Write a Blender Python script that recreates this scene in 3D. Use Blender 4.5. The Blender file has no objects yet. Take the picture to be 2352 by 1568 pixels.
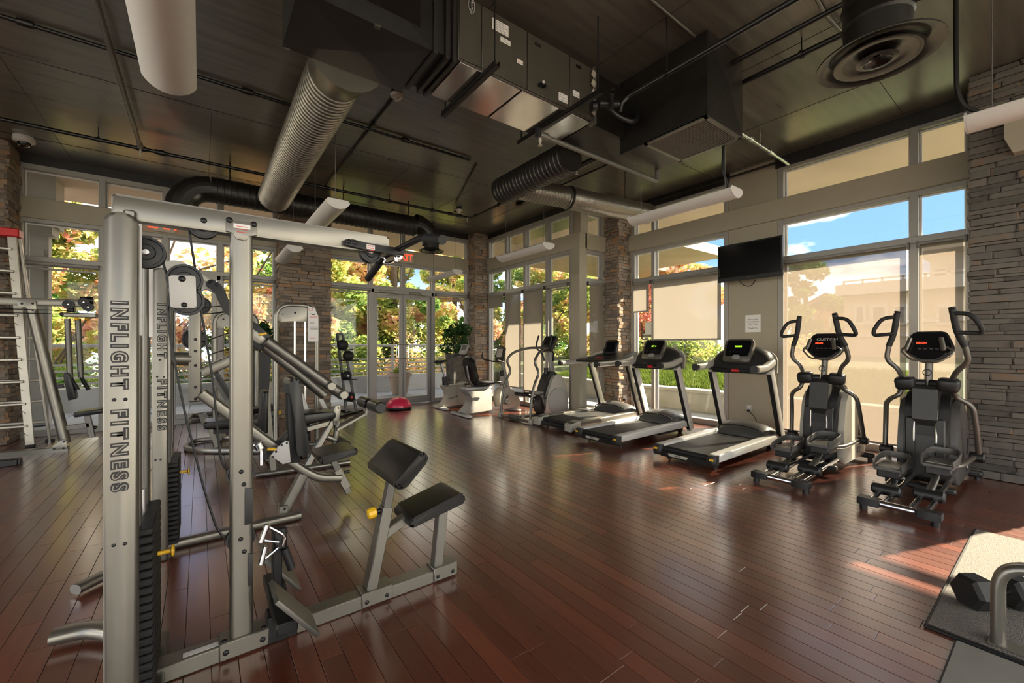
import bpy, bmesh, math, random
import numpy as np
from mathutils import Vector, Matrix
R = random.Random(7)
SC = bpy.context.scene
COL = SC.collection
V = Vector

# ------------------------------------------------------------------ camera, sky, sun, exposure
FPX, HX, HY, CAMZ = 957.0, 1176.0, 792.0, 1.35        # focal length in pixels of the 2352x1568 frame
YAW = math.radians(36.73)                              # view direction lies this far from +Y towards +X
cd = bpy.data.cameras.new('camera')
cam = bpy.data.objects.new('camera', cd); COL.objects.link(cam); SC.camera = cam
cd.sensor_width = 36.0; cd.lens = 36.0 * FPX / 2352.0
cd.shift_y = (HY - 784.0) / 2352.0
cd.clip_start = .05; cd.clip_end = 400
cam.location = (0, 0, CAMZ); cam.rotation_euler = (math.pi/2, 0, -YAW)

vs = SC.view_settings
vs.view_transform = 'Standard'; vs.look = 'None'; vs.gamma = 1.0; vs.use_curve_mapping = False
vs.exposure = 2.22
SC.display_settings.display_device = 'sRGB'
cy = SC.cycles
cy.use_denoising = True
cy.max_bounces = 10; cy.diffuse_bounces = 6; cy.glossy_bounces = 4; cy.transparent_max_bounces = 24
cy.transmission_bounces = 6
cy.caustics_reflective = False; cy.caustics_refractive = False
cy.sample_clamp_indirect = 6.0

wd = bpy.data.worlds.new('sky'); SC.world = wd; wd.use_nodes = True
nt = wd.node_tree; nt.nodes.clear()
def N(nt, t, **kw):
    n = nt.nodes.new(t)
    for k, v in kw.items():
        setattr(n, k, v)
    return n
_out = N(nt, 'ShaderNodeOutputWorld'); _bg = N(nt, 'ShaderNodeBackground')
_tc = N(nt, 'ShaderNodeTexCoord'); _sep = N(nt, 'ShaderNodeSeparateXYZ')
nt.links.new(_tc.outputs['Generated'], _sep.inputs[0])
_rp = N(nt, 'ShaderNodeValToRGB')
e = _rp.color_ramp.elements
e[0].position = .0; e[0].color = (.62, .64, .66, 1)
e[1].position = .55; e[1].color = (.07, .15, .36, 1)
_el = e.new(.18); _el.color = (.12, .22, .42, 1)
nt.links.new(_sep.outputs['Z'], _rp.inputs[0])
_mp = N(nt, 'ShaderNodeMapping'); _mp.inputs['Scale'].default_value = (1.3, 1.3, 4.0); _mp.inputs['Location'].default_value = (.0, .0, .0)
nt.links.new(_tc.outputs['Generated'], _mp.inputs[0])
_nz = N(nt, 'ShaderNodeTexNoise'); _nz.inputs['Scale'].default_value = 2.2; _nz.inputs['Detail'].default_value = 6
nt.links.new(_mp.outputs[0], _nz.inputs['Vector'])
_cr = N(nt, 'ShaderNodeValToRGB'); _cr.color_ramp.elements[0].position = .44; _cr.color_ramp.elements[1].position = .62
nt.links.new(_nz.outputs['Fac'], _cr.inputs[0])
_mx = N(nt, 'ShaderNodeMixRGB'); _mx.inputs[2].default_value = (2.8, 2.48, 2.05, 1)
nt.links.new(_cr.outputs[0], _mx.inputs[0]); nt.links.new(_rp.outputs[0], _mx.inputs[1])
nt.links.new(_mx.outputs[0], _bg.inputs[0]); _bg.inputs[1].default_value = .85
nt.links.new(_bg.outputs[0], _out.inputs[0])

SUN_EL = math.radians(34)
SUN_TRAVEL = V((-.94*math.cos(SUN_EL), .34*math.cos(SUN_EL), -math.sin(SUN_EL)))
sd = bpy.data.lights.new('sun', 'SUN'); sd.energy = 7.5; sd.angle = math.radians(.6); sd.color = (1.0, .84, .62)
so = bpy.data.objects.new('sun', sd); COL.objects.link(so)
so.rotation_euler = SUN_TRAVEL.to_track_quat('-Z', 'Y').to_euler(); so.location = (20, -6, 20)

# ------------------------------------------------------------------ pixel -> place
def at(px, py, x=None, y=None, z=None):
    """the point of the plane x=, y= or z= that the photograph shows at a pixel"""
    a = (px - HX) / FPX
    d = V((.598 + .8014*a, .8014 - .598*a, (HY - py)/FPX))
    if x is not None: t = x / d.x
    elif y is not None: t = y / d.y
    else: t = (z - CAMZ) / d.z
    return V((d.x*t, d.y*t, CAMZ + d.z*t))

# ------------------------------------------------------------------ mesh builder
def fil(pts, r=.05, n=5):
    pts = [V(p) for p in pts]
    out = [pts[0]]
    for i in range(1, len(pts)-1):
        p0, p1, p2 = pts[i-1], pts[i], pts[i+1]
        a, b = p0-p1, p2-p1
        d = min(r, .48*a.length, .48*b.length)
        A, B = p1 + a.normalized()*d, p1 + b.normalized()*d
        for k in range(n+1):
            s = k/n
            out.append(A*(1-s)**2 + p1*2*s*(1-s) + B*s*s)
    out.append(pts[-1])
    return out
def circ(r, n=10, r2=None):
    r2 = r if r2 is None else r2
    return [(r*math.cos(2*math.pi*k/n), r2*math.sin(2*math.pi*k/n)) for k in range(n)]
def rrect(w, h, r, n=3):
    r = min(r, w/2*.999, h/2*.999); o = []
    for cx, cy_, a0 in ((w/2-r, h/2-r, 0), (-w/2+r, h/2-r, 90), (-w/2+r, -h/2+r, 180), (w/2-r, -h/2+r, 270)):
        for k in range(n+1):
            a = math.radians(a0 + 90*k/n); o.append((cx + r*math.cos(a), cy_ + r*math.sin(a)))
    return o
def rpoly(pts, r, n=4):
    """2D polygon with rounded corners"""
    o = []; m = len(pts)
    for i in range(m):
        p0, p1, p2 = V((*pts[i-1], 0)), V((*pts[i], 0)), V((*pts[(i+1) % m], 0))
        a, b = p0-p1, p2-p1
        d = min(r, .45*a.length, .45*b.length)
        A, B = p1 + a.normalized()*d, p1 + b.normalized()*d
        for k in range(n+1):
            s = k/n; q = A*(1-s)**2 + p1*2*s*(1-s) + B*s*s; o.append((q.x, q.y))
    return o

class MB:
    def __init__(self, org=None):
        self.bm = bmesh.new(); self.org = V(org) if org is not None else None
    def face(self, vs):
        try: return self.bm.faces.new(vs)
        except ValueError: return None
    def box(self, c, s, rot=None, bev=0, seg=1):
        """box of size s about c, turned by rot (degrees xyz or a matrix)"""
        M = Matrix.Translation(V(c))
        if rot is not None:
            if not isinstance(rot, Matrix):
                rx, ry, rz = [math.radians(q) for q in rot]
                rot = Matrix.Rotation(rz, 4, 'Z') @ Matrix.Rotation(ry, 4, 'Y') @ Matrix.Rotation(rx, 4, 'X')
            M = M @ rot.to_4x4()
        M = M @ Matrix.Diagonal((s[0], s[1], s[2], 1))
        r = bmesh.ops.create_cube(self.bm, size=1.0, matrix=M)
        if bev > 0:
            es = list({e for v in r['verts'] for e in v.link_edges})
            bmesh.ops.bevel(self.bm, geom=es, offset=min(bev, .49*min(s)), segments=seg, profile=.5, affect='EDGES')
        return self
    def b2(self, a, b, bev=0, seg=1):
        a, b = V(a), V(b)
        return self.box((a+b)/2, [abs(q) for q in (b-a)], bev=bev, seg=seg)
    def sweep(self, pts, prof, up=None, cap=True, closed=False):
        pts = [V(p) for p in pts]; n = len(pts); bm = self.bm; rings = []
        side = None
        for i, p in enumerate(pts):
            if closed: t = pts[(i+1) % n] - pts[i-1]
            else: t = (pts[min(i+1, n-1)] - pts[max(i-1, 0)])
            t.normalize()
            if up is not None:
                s = t.cross(V(up))
                if s.length < 1e-4: s = t.cross(V((1, .01, 0)))
            elif side is None:
                s = t.cross(V((0, 0, 1)))
                if s.length < 1e-3: s = t.cross(V((0, 1, 0)))
            else:
                s = side - t*side.dot(t)
            s.normalize(); side = s; u = s.cross(t)
            rings.append([bm.verts.new(p + s*a + u*b) for a, b in prof])
        m = len(prof)
        rng = range(n if closed else n-1)
        for i in rng:
            A, B = rings[i], rings[(i+1) % n]
            for k in range(m):
                self.face((A[k], A[(k+1) % m], B[(k+1) % m], B[k]))
        if cap and not closed:
            self.face(rings[0][::-1]); self.face(rings[-1])
        return self
    def tube(self, pts, r, seg=10, f=0, n=5, cap=True, closed=False):
        return self.sweep(fil(pts, f, n) if f else pts, circ(r, seg), cap=cap, closed=closed)
    def bar(self, a, b, w, h, up=(0, 0, 1), r=.004, n=1):
        return self.sweep([a, b], rrect(w, h, r, n), up=up)
    def oval(self, pts, w, h, up=(0, 0, 1), f=0, n=5, r=None):
        return self.sweep(fil(pts, f, n) if f else pts, rrect(w, h, min(w, h)*.45 if r is None else r, 3), up=up)
    def lathe(self, prof, o=(0, 0, 0), axis=(0, 0, 1), seg=20):
        """profile of (radius, height) turned about axis through o"""
        ax = V(axis).normalized(); q = ax.to_track_quat('Z', 'Y'); o = V(o); rings = []
        for r, h in prof:
            if r < 1e-5: rings.append([self.bm.verts.new(o + ax*h)])
            else: rings.append([self.bm.verts.new(o + q @ V((r*math.cos(2*math.pi*k/seg), r*math.sin(2*math.pi*k/seg), h))) for k in range(seg)])
        for A, B in zip(rings, rings[1:]):
            for k in range(seg):
                a, b = A[k % len(A)], A[(k+1) % len(A)]; c, d = B[(k+1) % len(B)], B[k % len(B)]
                vs = []
                for w in (a, b, c, d):
                    if w not in vs: vs.append(w)
                if len(vs) > 2: self.face(vs)
        if len(rings[0]) > 1: self.face(rings[0][::-1])
        if len(rings[-1]) > 1: self.face(rings[-1])
        return self
    def cyl(self, a, b, r, seg=14, r2=None, bev=0):
        a, b = V(a), V(b); L = (b-a).length; r2 = r if r2 is None else r2
        p = [(r-bev, 0), (r, bev), (r2, L-bev), (r2-bev, L)] if bev else [(r, 0), (r2, L)]
        return self.lathe(p, a, b-a, seg)
    def prism(self, pts, ext, bev=0, seg=2):
        ext = V(ext); A = [self.bm.verts.new(V(p)) for p in pts]; B = [self.bm.verts.new(V(p)+ext) for p in pts]; n = len(pts)
        fs = [self.face(A[::-1]), self.face(B)]
        for k in range(n): fs.append(self.face((A[k], A[(k+1) % n], B[(k+1) % n], B[k])))
        if bev:
            es = [e for f in fs[:2] if f for e in f.edges]
            bmesh.ops.bevel(self.bm, geom=es, offset=bev, segments=seg, profile=.5, affect='EDGES')
        return self
    def xz(self, pts, y0, y1, bev=0, seg=2):
        """outline in x,z drawn out from y0 to y1"""
        return self.prism([(p[0], y0, p[1]) for p in pts], (0, y1-y0, 0), bev, seg)
    def yz(self, pts, x0, x1, bev=0, seg=2):
        return self.prism([(x0, p[0], p[1]) for p in pts], (x1-x0, 0, 0), bev, seg)
    def xy(self, pts, z0, z1, bev=0, seg=2):
        return self.prism([(p[0], p[1], z0) for p in pts], (0, 0, z1-z0), bev, seg)
    def ball(self, c, r, seg=14, rot=None):
        r = (r, r, r) if not hasattr(r, '__len__') else r
        M = Matrix.Translation(V(c))
        if rot is not None: M = M @ rot.to_4x4()
        bmesh.ops.create_uvsphere(self.bm, u_segments=seg, v_segments=max(6, seg*2//3), radius=1, matrix=M @ Matrix.Diagonal((*r, 1)))
        return self
    def loft(self, rings, cap=True):
        """closed rings of equal length joined one after the other"""
        Rg = [[self.bm.verts.new(V(p)) for p in r] for r in rings]; m = len(Rg[0])
        for A, B in zip(Rg, Rg[1:]):
            for k in range(m): self.face((A[k], A[(k+1) % m], B[(k+1) % m], B[k]))
        if cap: self.face(Rg[0][::-1]); self.face(Rg[-1])
        return self
    def mesh(self, name, sharp=38):
        bm = self.bm
        if self.org is not None: bmesh.ops.translate(bm, verts=bm.verts[:], vec=-self.org)
        bmesh.ops.recalc_face_normals(bm, faces=bm.faces[:])
        me = bpy.data.meshes.new(name); bm.to_mesh(me); bm.free()
        for p in me.polygons: p.use_smooth = True
        me.set_sharp_from_angle(angle=math.radians(sharp))
        return me
def link(name, me, m=None, parent=None):
    if m is not None and not me.materials: me.materials.append(m)
    o = bpy.data.objects.new(name, me); COL.objects.link(o)
    if parent is not None: o.parent = parent
    return o
def obj(name, mb, m, parent=None, sharp=38):
    return link(name, mb.mesh(name, sharp), m, parent)
def tag(o, label=None, cat=None, group=None, kind=None):
    if label: o['label'] = label
    if cat: o['category'] = cat
    if group: o['group'] = group
    if kind: o['kind'] = kind
    return o
WORLD = set()                                          # things whose parts are given in room coordinates
def thing(name, label, cat, loc=(0, 0, 0), rotz=0, group=None, kind=None, world=False):
    o = bpy.data.objects.new(name, None); COL.objects.link(o); o.empty_display_size = .1
    if world: WORLD.add(o.name)
    o.location = loc; o.rotation_euler = (0, 0, math.radians(rotz))
    return tag(o, label, cat, group, kind)
def W(t): return MB(t.location)
def kids(o): return [c for c in bpy.data.objects if c.parent == o]
def copy_tree(o, parent=None):
    ch = list(o.children)
    c = o.copy(); COL.objects.link(c); c.parent = parent
    for k in ch: copy_tree(k, c)
    return c
_shared = {}
def shared(key, make):
    if key not in _shared: _shared[key] = make()
    return _shared[key]
def bolt(parent, pos, d, r=.011, m=None, name='bolt'):
    def mk():
        return MB().lathe([(0, .55), (.5, .5), (.85, .32), (1, .1), (1, 0)][::-1], seg=10).mesh('bolt')
    me = shared('bolt', mk)
    m = m or M['blackmetal']
    if not me.materials: me.materials.append(m)
    o = link(name, me, None, parent)
    o.location = V(pos) - parent.location if parent.name in WORLD else V(pos)
    o.rotation_euler = V(d).to_track_quat('Z', 'Y').to_euler(); o.scale = (r, r, r)
    return o
def text(name, s, size, m, parent, M4, org=None, ext=.0006, off=0.0, align='CENTER', sx=1.0, spacing=1.0):
    """lettering as a thin mesh; M4 places the x,y plane of the text"""
    c = bpy.data.curves.new(name, 'FONT'); c.body = s; c.size = size; c.extrude = ext; c.offset = off
    c.align_x = align; c.align_y = 'CENTER'; c.resolution_u = 3; c.space_character = spacing
    t = bpy.data.objects.new(name, c); COL.objects.link(t)
    me = bpy.data.meshes.new_from_object(t.evaluated_get(bpy.context.evaluated_depsgraph_get()))
    bpy.data.objects.remove(t); bpy.data.curves.remove(c)
    me.transform(M4 @ Matrix.Diagonal((sx, 1, 1, 1)))
    if org is not None: me.transform(Matrix.Translation(-V(org)))
    me.name = name
    me.materials.clear()
    return link(name, me, m, parent)
def frame(o, x, y):
    """matrix with origin o whose local x and y run along the given directions"""
    x = V(x).normalized(); y = V(y); y = (y - x*y.dot(x)).normalized(); z = x.cross(y)
    m = Matrix((x, y, z)).transposed().to_4x4(); m.translation = V(o)
    return m

# ------------------------------------------------------------------ materials
M = {}
def mat(key, col, rough=.5, metal=0.0, bump=0.0, bscale=60, var=0.0, vscale=8, spec=.5, coat=0, emit=None, estr=0):
    m = bpy.data.materials.new(key); m.use_nodes = True; nt = m.node_tree; b = nt.nodes['Principled BSDF']
    b.inputs['Base Color'].default_value = (*col, 1); b.inputs['Roughness'].default_value = rough
    b.inputs['Metallic'].default_value = metal; b.inputs['Specular IOR Level'].default_value = spec
    b.inputs['Coat Weight'].default_value = coat
    if emit: b.inputs['Emission Color'].default_value = (*emit, 1); b.inputs['Emission Strength'].default_value = estr
    if bump or var:
        g = N(nt, 'ShaderNodeNewGeometry')
    if bump:
        nz = N(nt, 'ShaderNodeTexNoise'); nz.inputs['Scale'].default_value = bscale; nz.inputs['Detail'].default_value = 3
        nt.links.new(g.outputs['Position'], nz.inputs['Vector'])
        bp = N(nt, 'ShaderNodeBump'); bp.inputs['Strength'].default_value = bump; bp.inputs['Distance'].default_value = .01
        nt.links.new(nz.outputs['Fac'], bp.inputs['Height']); nt.links.new(bp.outputs[0], b.inputs['Normal'])
    if var:
        n2 = N(nt, 'ShaderNodeTexNoise'); n2.inputs['Scale'].default_value = vscale; n2.inputs['Detail'].default_value = 5
        nt.links.new(g.outputs['Position'], n2.inputs['Vector'])
        mr = N(nt, 'ShaderNodeMapRange'); mr.inputs[1].default_value = .3; mr.inputs[2].default_value = .7
        mr.inputs[3].default_value = 1-var; mr.inputs[4].default_value = 1+var
        nt.links.new(n2.outputs['Fac'], mr.inputs[0])
        mx = N(nt, 'ShaderNodeVectorMath', operation='SCALE'); mx.inputs[0].default_value = col
        nt.links.new(mr.outputs[0], mx.inputs['Scale']); nt.links.new(mx.outputs[0], b.inputs['Base Color'])
    M[key] = m
    return m
mat('silver', (.235, .222, .19), .33, .75, .03, 900, .06, 3)
mat('silver_dark', (.15, .143, .127), .38, .75, .03, 900, .08, 5)
mat('chrome', (.75, .75, .74), .12, 1.0)
mat('steel', (.55, .55, .54), .25, 1.0, var=.05)
mat('alu', (.42, .395, .34), .38, .85, var=.08, vscale=6)
mat('blackmetal', (.009, .009, .0095), .38, .2)
mat('black', (.0095, .0095, .010), .45, 0, .02, 300)
mat('rubber', (.011, .011, .011), .6, 0, .05, 400)
mat('vinyl', (.012, .011, .010), .30, 0, .06, 260, spec=.35)
mat('darkgrey', (.024, .0235, .0225), .42, .1)
mat('midgrey', (.085, .082, .078), .42, .15)
mat('lightgrey', (.33, .32, .295), .4, .1)
mat('whiteplastic', (.62, .61, .575), .42)
mat('cream', (.46, .435, .365), .42)
mat('yellow', (.85, .50, .02), .35)
mat('red', (.62, .02, .02), .4)
mat('pink', (.80, .035, .10), .22, coat=.3)
mat('paper', (.86, .85, .82), .6)
mat('paperred', (.75, .08, .06), .6)
mat('ink', (.02, .02, .02), .6)
mat('wallwhite', (.75, .73, .68), .6)
mat('beige', (.40, .365, .275), .62, 0, .03, 240, .02)
mat('frame', (.37, .36, .33), .42, .15, .02, 400)
mat('framedark', (.13, .125, .115), .45, .1)
mat('ceilblack', (.012, .012, .012), .5)
mat('ductblack', (.022, .021, .019), .36, .35, .06, 40, .25, 6)
mat('ductsteel', (.26, .242, .205), .33, .85, .03, 60, .12, 3)
mat('ductdark', (.05, .048, .044), .3, .6, .03, 60)
mat('foil', (.34, .32, .28), .3, .9, .5, 22)
mat('galv', (.50, .485, .46), .16, .95, .04, 14, .06, 4)
mat('ahu', (.085, .077, .062), .42, .25, .02, 300, .06)
mat('pipeblack', (.016, .016, .016), .3, .3)
mat('pipegrey', (.17, .165, .15), .36, .5)
mat('fixture', (.70, .69, .66), .4)
mat('stonebase', (.09, .075, .062), .9)
mat('concrete', (.33, .31, .275), .85, 0, .1, 50, .1, 3)
mat('outwhite', (.48, .48, .47), .6, var=.03)
mat('sunlit_bead', (.8, .79, .76), .5)  # white lifted to imitate sun on the window reveals
mat('glossblack', (.016, .015, .014), .2, .2)
mat('outgrey', (.42, .40, .37), .75, var=.05)
mat('soffit', (.60, .46, .40), .8, var=.08, vscale=1.2)
mat('terracotta', (0.372, 0.282, 0.216), .8, 0, .05, 80, .08)
mat('soil', (.05, .035, .022), .95)
mat('trunk', (.09, .065, .045), .9, 0, .3, 18, .2)
mat('mulch', (.16, .14, .09), .95, 0, .2, 20, .3, 5)
mat('planterstone', (.10, .095, .085), .6, 0, .2, 30, .5, 9)
mat('orangehouse', (0.450, 0.198, 0.096), .8); mat('roof', (.14, .10, .085), .85)
mat('housecream', (0.432, 0.360, 0.276), .8); mat('houseglass', (.10, .13, .16), .15)
mat('housewhite', (0.480, 0.456, 0.420), .75)
mat('asphalt', (.30, .29, .27), .9, var=.1)
mat('screen', (.006, .006, .007), .16)
mat('ledred', (.02, 0, 0), .4, emit=(1.0, .06, .02), estr=.8)
mat('ledgreen', (.01, .02, 0), .4, emit=(.45, .9, .04), estr=.5)
mat('exitred', (.5, .02, .01), .4, emit=(1.0, .08, .03), estr=.35)
mat('exitplate', (.55, .50, .40), .5)
mat('glow', (.8, .8, .76), .5)
mat('grille', (.17, .15, .13), .5, .3)
mat('mattop', (.16, .145, .125), .95, 0, .9, 160, .18, 190)
mat('matgrey', (.19, .18, .16), .75, 0, .05, 200, .06, 5)
mat('copper', (.55, .35, .18), .3, .9)
mat('grass', (.06, .08, .028), .9, 0, .4, 60, .4, 9)
mat('clear', (.8, .8, .78), .1)

def glass_mat(key, tint=(.93, .95, .95), refl=.05):
    m = bpy.data.materials.new(key); m.use_nodes = True; nt = m.node_tree; nt.nodes.clear()
    o = N(nt, 'ShaderNodeOutputMaterial'); t = N(nt, 'ShaderNodeBsdfTransparent'); g = N(nt, 'ShaderNodeBsdfGlossy')
    t.inputs[0].default_value = (*tint, 1); g.inputs['Roughness'].default_value = .02
    lw = N(nt, 'ShaderNodeLayerWeight'); lw.inputs[0].default_value = .25
    mr = N(nt, 'ShaderNodeMapRange'); mr.inputs[3].default_value = refl*.6; mr.inputs[4].default_value = .30
    nt.links.new(lw.outputs['Fresnel'], mr.inputs[0])
    mx = N(nt, 'ShaderNodeMixShader'); nt.links.new(mr.outputs[0], mx.inputs[0])
    nt.links.new(t.outputs[0], mx.inputs[1]); nt.links.new(g.outputs[0], mx.inputs[2]); nt.links.new(mx.outputs[0], o.inputs[0])
    M[key] = m
glass_mat('glass', refl=.015)
def shade_mat(key, col, open_):
    """woven roller-shade cloth: partly open, the rest lets light through softly"""
    m = bpy.data.materials.new(key); m.use_nodes = True; nt = m.node_tree; nt.nodes.clear()
    o = N(nt, 'ShaderNodeOutputMaterial'); t = N(nt, 'ShaderNodeBsdfTransparent'); tr = N(nt, 'ShaderNodeBsdfTranslucent'); d = N(nt, 'ShaderNodeBsdfDiffuse')
    tr.inputs[0].default_value = (*col, 1); d.inputs[0].default_value = (*col, 1)
    a = N(nt, 'ShaderNodeMixShader'); a.inputs[0].default_value = .45
    nt.links.new(tr.outputs[0], a.inputs[1]); nt.links.new(d.outputs[0], a.inputs[2])
    b = N(nt, 'ShaderNodeMixShader'); b.inputs[0].default_value = open_
    nt.links.new(a.outputs[0], b.inputs[1]); nt.links.new(t.outputs[0], b.inputs[2]); nt.links.new(b.outputs[0], o.inputs[0])
    M[key] = m
shade_mat('shade', (.40, .365, .32), .16)
shade_mat('shadeopen', (.28, .23, .185), .42)

def wood_mat():
    m = bpy.data.materials.new('floorwood'); m.use_nodes = True; nt = m.node_tree; b = nt.nodes['Principled BSDF']
    g = N(nt, 'ShaderNodeNewGeometry'); oi = N(nt, 'ShaderNodeObjectInfo')
    ad = N(nt, 'ShaderNodeMath', operation='ADD'); fr = N(nt, 'ShaderNodeMath', operation='FRACT')
    nt.links.new(g.outputs['Random Per Island'], ad.inputs[0]); nt.links.new(oi.outputs['Random'], ad.inputs[1]); nt.links.new(ad.outputs[0], fr.inputs[0])
    mp = N(nt, 'ShaderNodeMapping'); mp.inputs['Scale'].default_value = (38, 2.2, 1)
    nt.links.new(g.outputs['Position'], mp.inputs[0])
    of = N(nt, 'ShaderNodeCombineXYZ'); ml = N(nt, 'ShaderNodeMath', operation='MULTIPLY'); ml.inputs[1].default_value = 37
    nt.links.new(fr.outputs[0], ml.inputs[0]); nt.links.new(ml.outputs[0], of.inputs[2]); nt.links.new(of.outputs[0], mp.inputs['Location'])
    nz = N(nt, 'ShaderNodeTexNoise'); nz.inputs['Scale'].default_value = 1.6; nz.inputs['Detail'].default_value = 6; nz.inputs['Roughness'].default_value = .65
    nt.links.new(mp.outputs[0], nz.inputs['Vector'])
    mix = N(nt, 'ShaderNodeMath', operation='MULTIPLY_ADD'); mix.inputs[1].default_value = .38
    nt.links.new(fr.outputs[0], mix.inputs[0])
    sc = N(nt, 'ShaderNodeMath', operation='MULTIPLY'); sc.inputs[1].default_value = .6
    nt.links.new(nz.outputs['Fac'], sc.inputs[0]); nt.links.new(sc.outputs[0], mix.inputs[2])
    rp = N(nt, 'ShaderNodeValToRGB'); e = rp.color_ramp.elements
    e[0].position = .05; e[0].color = (.070, .017, .009, 1); e[1].position = .85; e[1].color = (.215, .056, .026, 1)
    q = e.new(.5); q.color = (.115, .029, .015, 1)
    nt.links.new(mix.outputs[0], rp.inputs[0]); nt.links.new(rp.outputs[0], b.inputs['Base Color'])
    rr = N(nt, 'ShaderNodeMapRange'); rr.inputs[3].default_value = .24; rr.inputs[4].default_value = .36
    nt.links.new(nz.outputs['Fac'], rr.inputs[0]); nt.links.new(rr.outputs[0], b.inputs['Roughness'])
    b.inputs['Specular IOR Level'].default_value = .75; b.inputs['Coat Weight'].default_value = 1.0; b.inputs['Coat Roughness'].default_value = .19; b.inputs['Coat IOR'].default_value = 1.75
    bp = N(nt, 'ShaderNodeBump'); bp.inputs['Strength'].default_value = .10; bp.inputs['Distance'].default_value = .004
    n3 = N(nt, 'ShaderNodeTexNoise'); n3.inputs['Scale'].default_value = 30; n3.inputs['Detail'].default_value = 4
    nt.links.new(g.outputs['Position'], n3.inputs['Vector'])
    nt.links.new(n3.outputs['Fac'], bp.inputs['Height']); nt.links.new(bp.outputs[0], b.inputs['Normal'])
    M['floorwood'] = m
wood_mat()
def rand_mat(key, stops, rough=.85, scale=14, mixn=.45, bump=.25, spec=.3):
    """colour drawn per piece from a ramp, plus grain"""
    m = bpy.data.materials.new(key); m.use_nodes = True; nt = m.node_tree; b = nt.nodes['Principled BSDF']
    g = N(nt, 'ShaderNodeNewGeometry'); oi = N(nt, 'ShaderNodeObjectInfo')
    ad = N(nt, 'ShaderNodeMath', operation='ADD'); fr = N(nt, 'ShaderNodeMath', operation='FRACT')
    nt.links.new(g.outputs['Random Per Island'], ad.inputs[0]); nt.links.new(oi.outputs['Random'], ad.inputs[1]); nt.links.new(ad.outputs[0], fr.inputs[0])
    nz = N(nt, 'ShaderNodeTexNoise'); nz.inputs['Scale'].default_value = scale; nz.inputs['Detail'].default_value = 5
    nt.links.new(g.outputs['Position'], nz.inputs['Vector'])
    a = N(nt, 'ShaderNodeMath', operation='MULTIPLY'); a.inputs[1].default_value = 1-mixn; nt.links.new(fr.outputs[0], a.inputs[0])
    c = N(nt, 'ShaderNodeMath', operation='MULTIPLY_ADD'); c.inputs[1].default_value = mixn
    nt.links.new(nz.outputs['Fac'], c.inputs[0]); nt.links.new(a.outputs[0], c.inputs[2])
    rp = N(nt, 'ShaderNodeValToRGB'); e = rp.color_ramp.elements
    while len(e) < len(stops): e.new(.5)
    for q, (p, col) in zip(e, stops): q.position = p; q.color = (*col, 1)
    nt.links.new(c.outputs[0], rp.inputs[0]); nt.links.new(rp.outputs[0], b.inputs['Base Color'])
    b.inputs['Roughness'].default_value = rough; b.inputs['Specular IOR Level'].default_value = spec
    bp = N(nt, 'ShaderNodeBump'); bp.inputs['Strength'].default_value = bump; bp.inputs['Distance'].default_value = .02
    nt.links.new(nz.outputs['Fac'], bp.inputs['Height']); nt.links.new(bp.outputs[0], b.inputs['Normal'])
    M[key] = m
rand_mat('stone', [(.1, (.10, .085, .07)), (.35, (.21, .17, .135)), (.6, (.30, .25, .20)), (.78, (.36, .20, .10)), (.95, (.40, .36, .31))])
rand_mat('stonegrey', [(.1, (.075, .07, .063)), (.4, (.125, .118, .105)), (.7, (.165, .152, .132)), (.82, (.20, .13, .08)), (.95, (.21, .195, .17))])
rand_mat('paver', [(.1, (.22, .24, .27)), (.9, (.30, .32, .34))], .7, 5, .5, .05)
def leaf_mat(key, stops, trans=.45, scale=.55):
    m = bpy.data.materials.new(key); m.use_nodes = True; nt = m.node_tree; nt.nodes.clear()
    o = N(nt, 'ShaderNodeOutputMaterial'); d = N(nt, 'ShaderNodeBsdfDiffuse'); t = N(nt, 'ShaderNodeBsdfTranslucent'); mx = N(nt, 'ShaderNodeMixShader')
    mx.inputs[0].default_value = trans
    g = N(nt, 'ShaderNodeNewGeometry')
    nz = N(nt, 'ShaderNodeTexNoise'); nz.inputs['Scale'].default_value = scale; nz.inputs['Detail'].default_value = 2
    nt.links.new(g.outputs['Position'], nz.inputs['Vector'])
    st = N(nt, 'ShaderNodeMapRange'); st.inputs[1].default_value = .32; st.inputs[2].default_value = .68
    nt.links.new(nz.outputs['Fac'], st.inputs[0])
    a = N(nt, 'ShaderNodeMath', operation='MULTIPLY'); a.inputs[1].default_value = .35
    nt.links.new(g.outputs['Random Per Island'], a.inputs[0])
    c = N(nt, 'ShaderNodeMath', operation='MULTIPLY_ADD'); c.inputs[1].default_value = .65
    nt.links.new(st.outputs[0], c.inputs[0]); nt.links.new(a.outputs[0], c.inputs[2])
    rp = N(nt, 'ShaderNodeValToRGB'); e = rp.color_ramp.elements
    while len(e) < len(stops): e.new(.5)
    for q, (p, col) in zip(e, stops): q.position = p; q.color = (*[min(.9, k*1.2) for k in col], 1)
    nt.links.new(c.outputs[0], rp.inputs[0])
    nt.links.new(rp.outputs[0], d.inputs[0]); nt.links.new(rp.outputs[0], t.inputs[0])
    nt.links.new(d.outputs[0], mx.inputs[1]); nt.links.new(t.outputs[0], mx.inputs[2]); nt.links.new(mx.outputs[0], o.inputs[0])
    M[key] = m
leaf_mat('leafautumn', [(.16, (.10, .19, .055)), (.40, (.27, .34, .09)), (.57, (.54, .50, .17)), (.75, (.60, .38, .26)), (.93, (.58, .31, .29))])
leaf_mat('leafred', [(.15, (.22, .26, .07)), (.4, (.55, .42, .16)), (.6, (.58, .27, .17)), (.85, (.42, .13, .13))])
leaf_mat('leafgreen', [(.15, (.03, .085, .025)), (.5, (.09, .19, .045)), (.85, (.28, .36, .08))])
leaf_mat('leafficus', [(.2, (.02, .06, .02)), (.8, (.07, .15, .045))], .25, 6)
leaf_mat('leafbright', [(.2, (.12, .19, .035)), (.8, (.26, .32, .08))], .4, 8)
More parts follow.
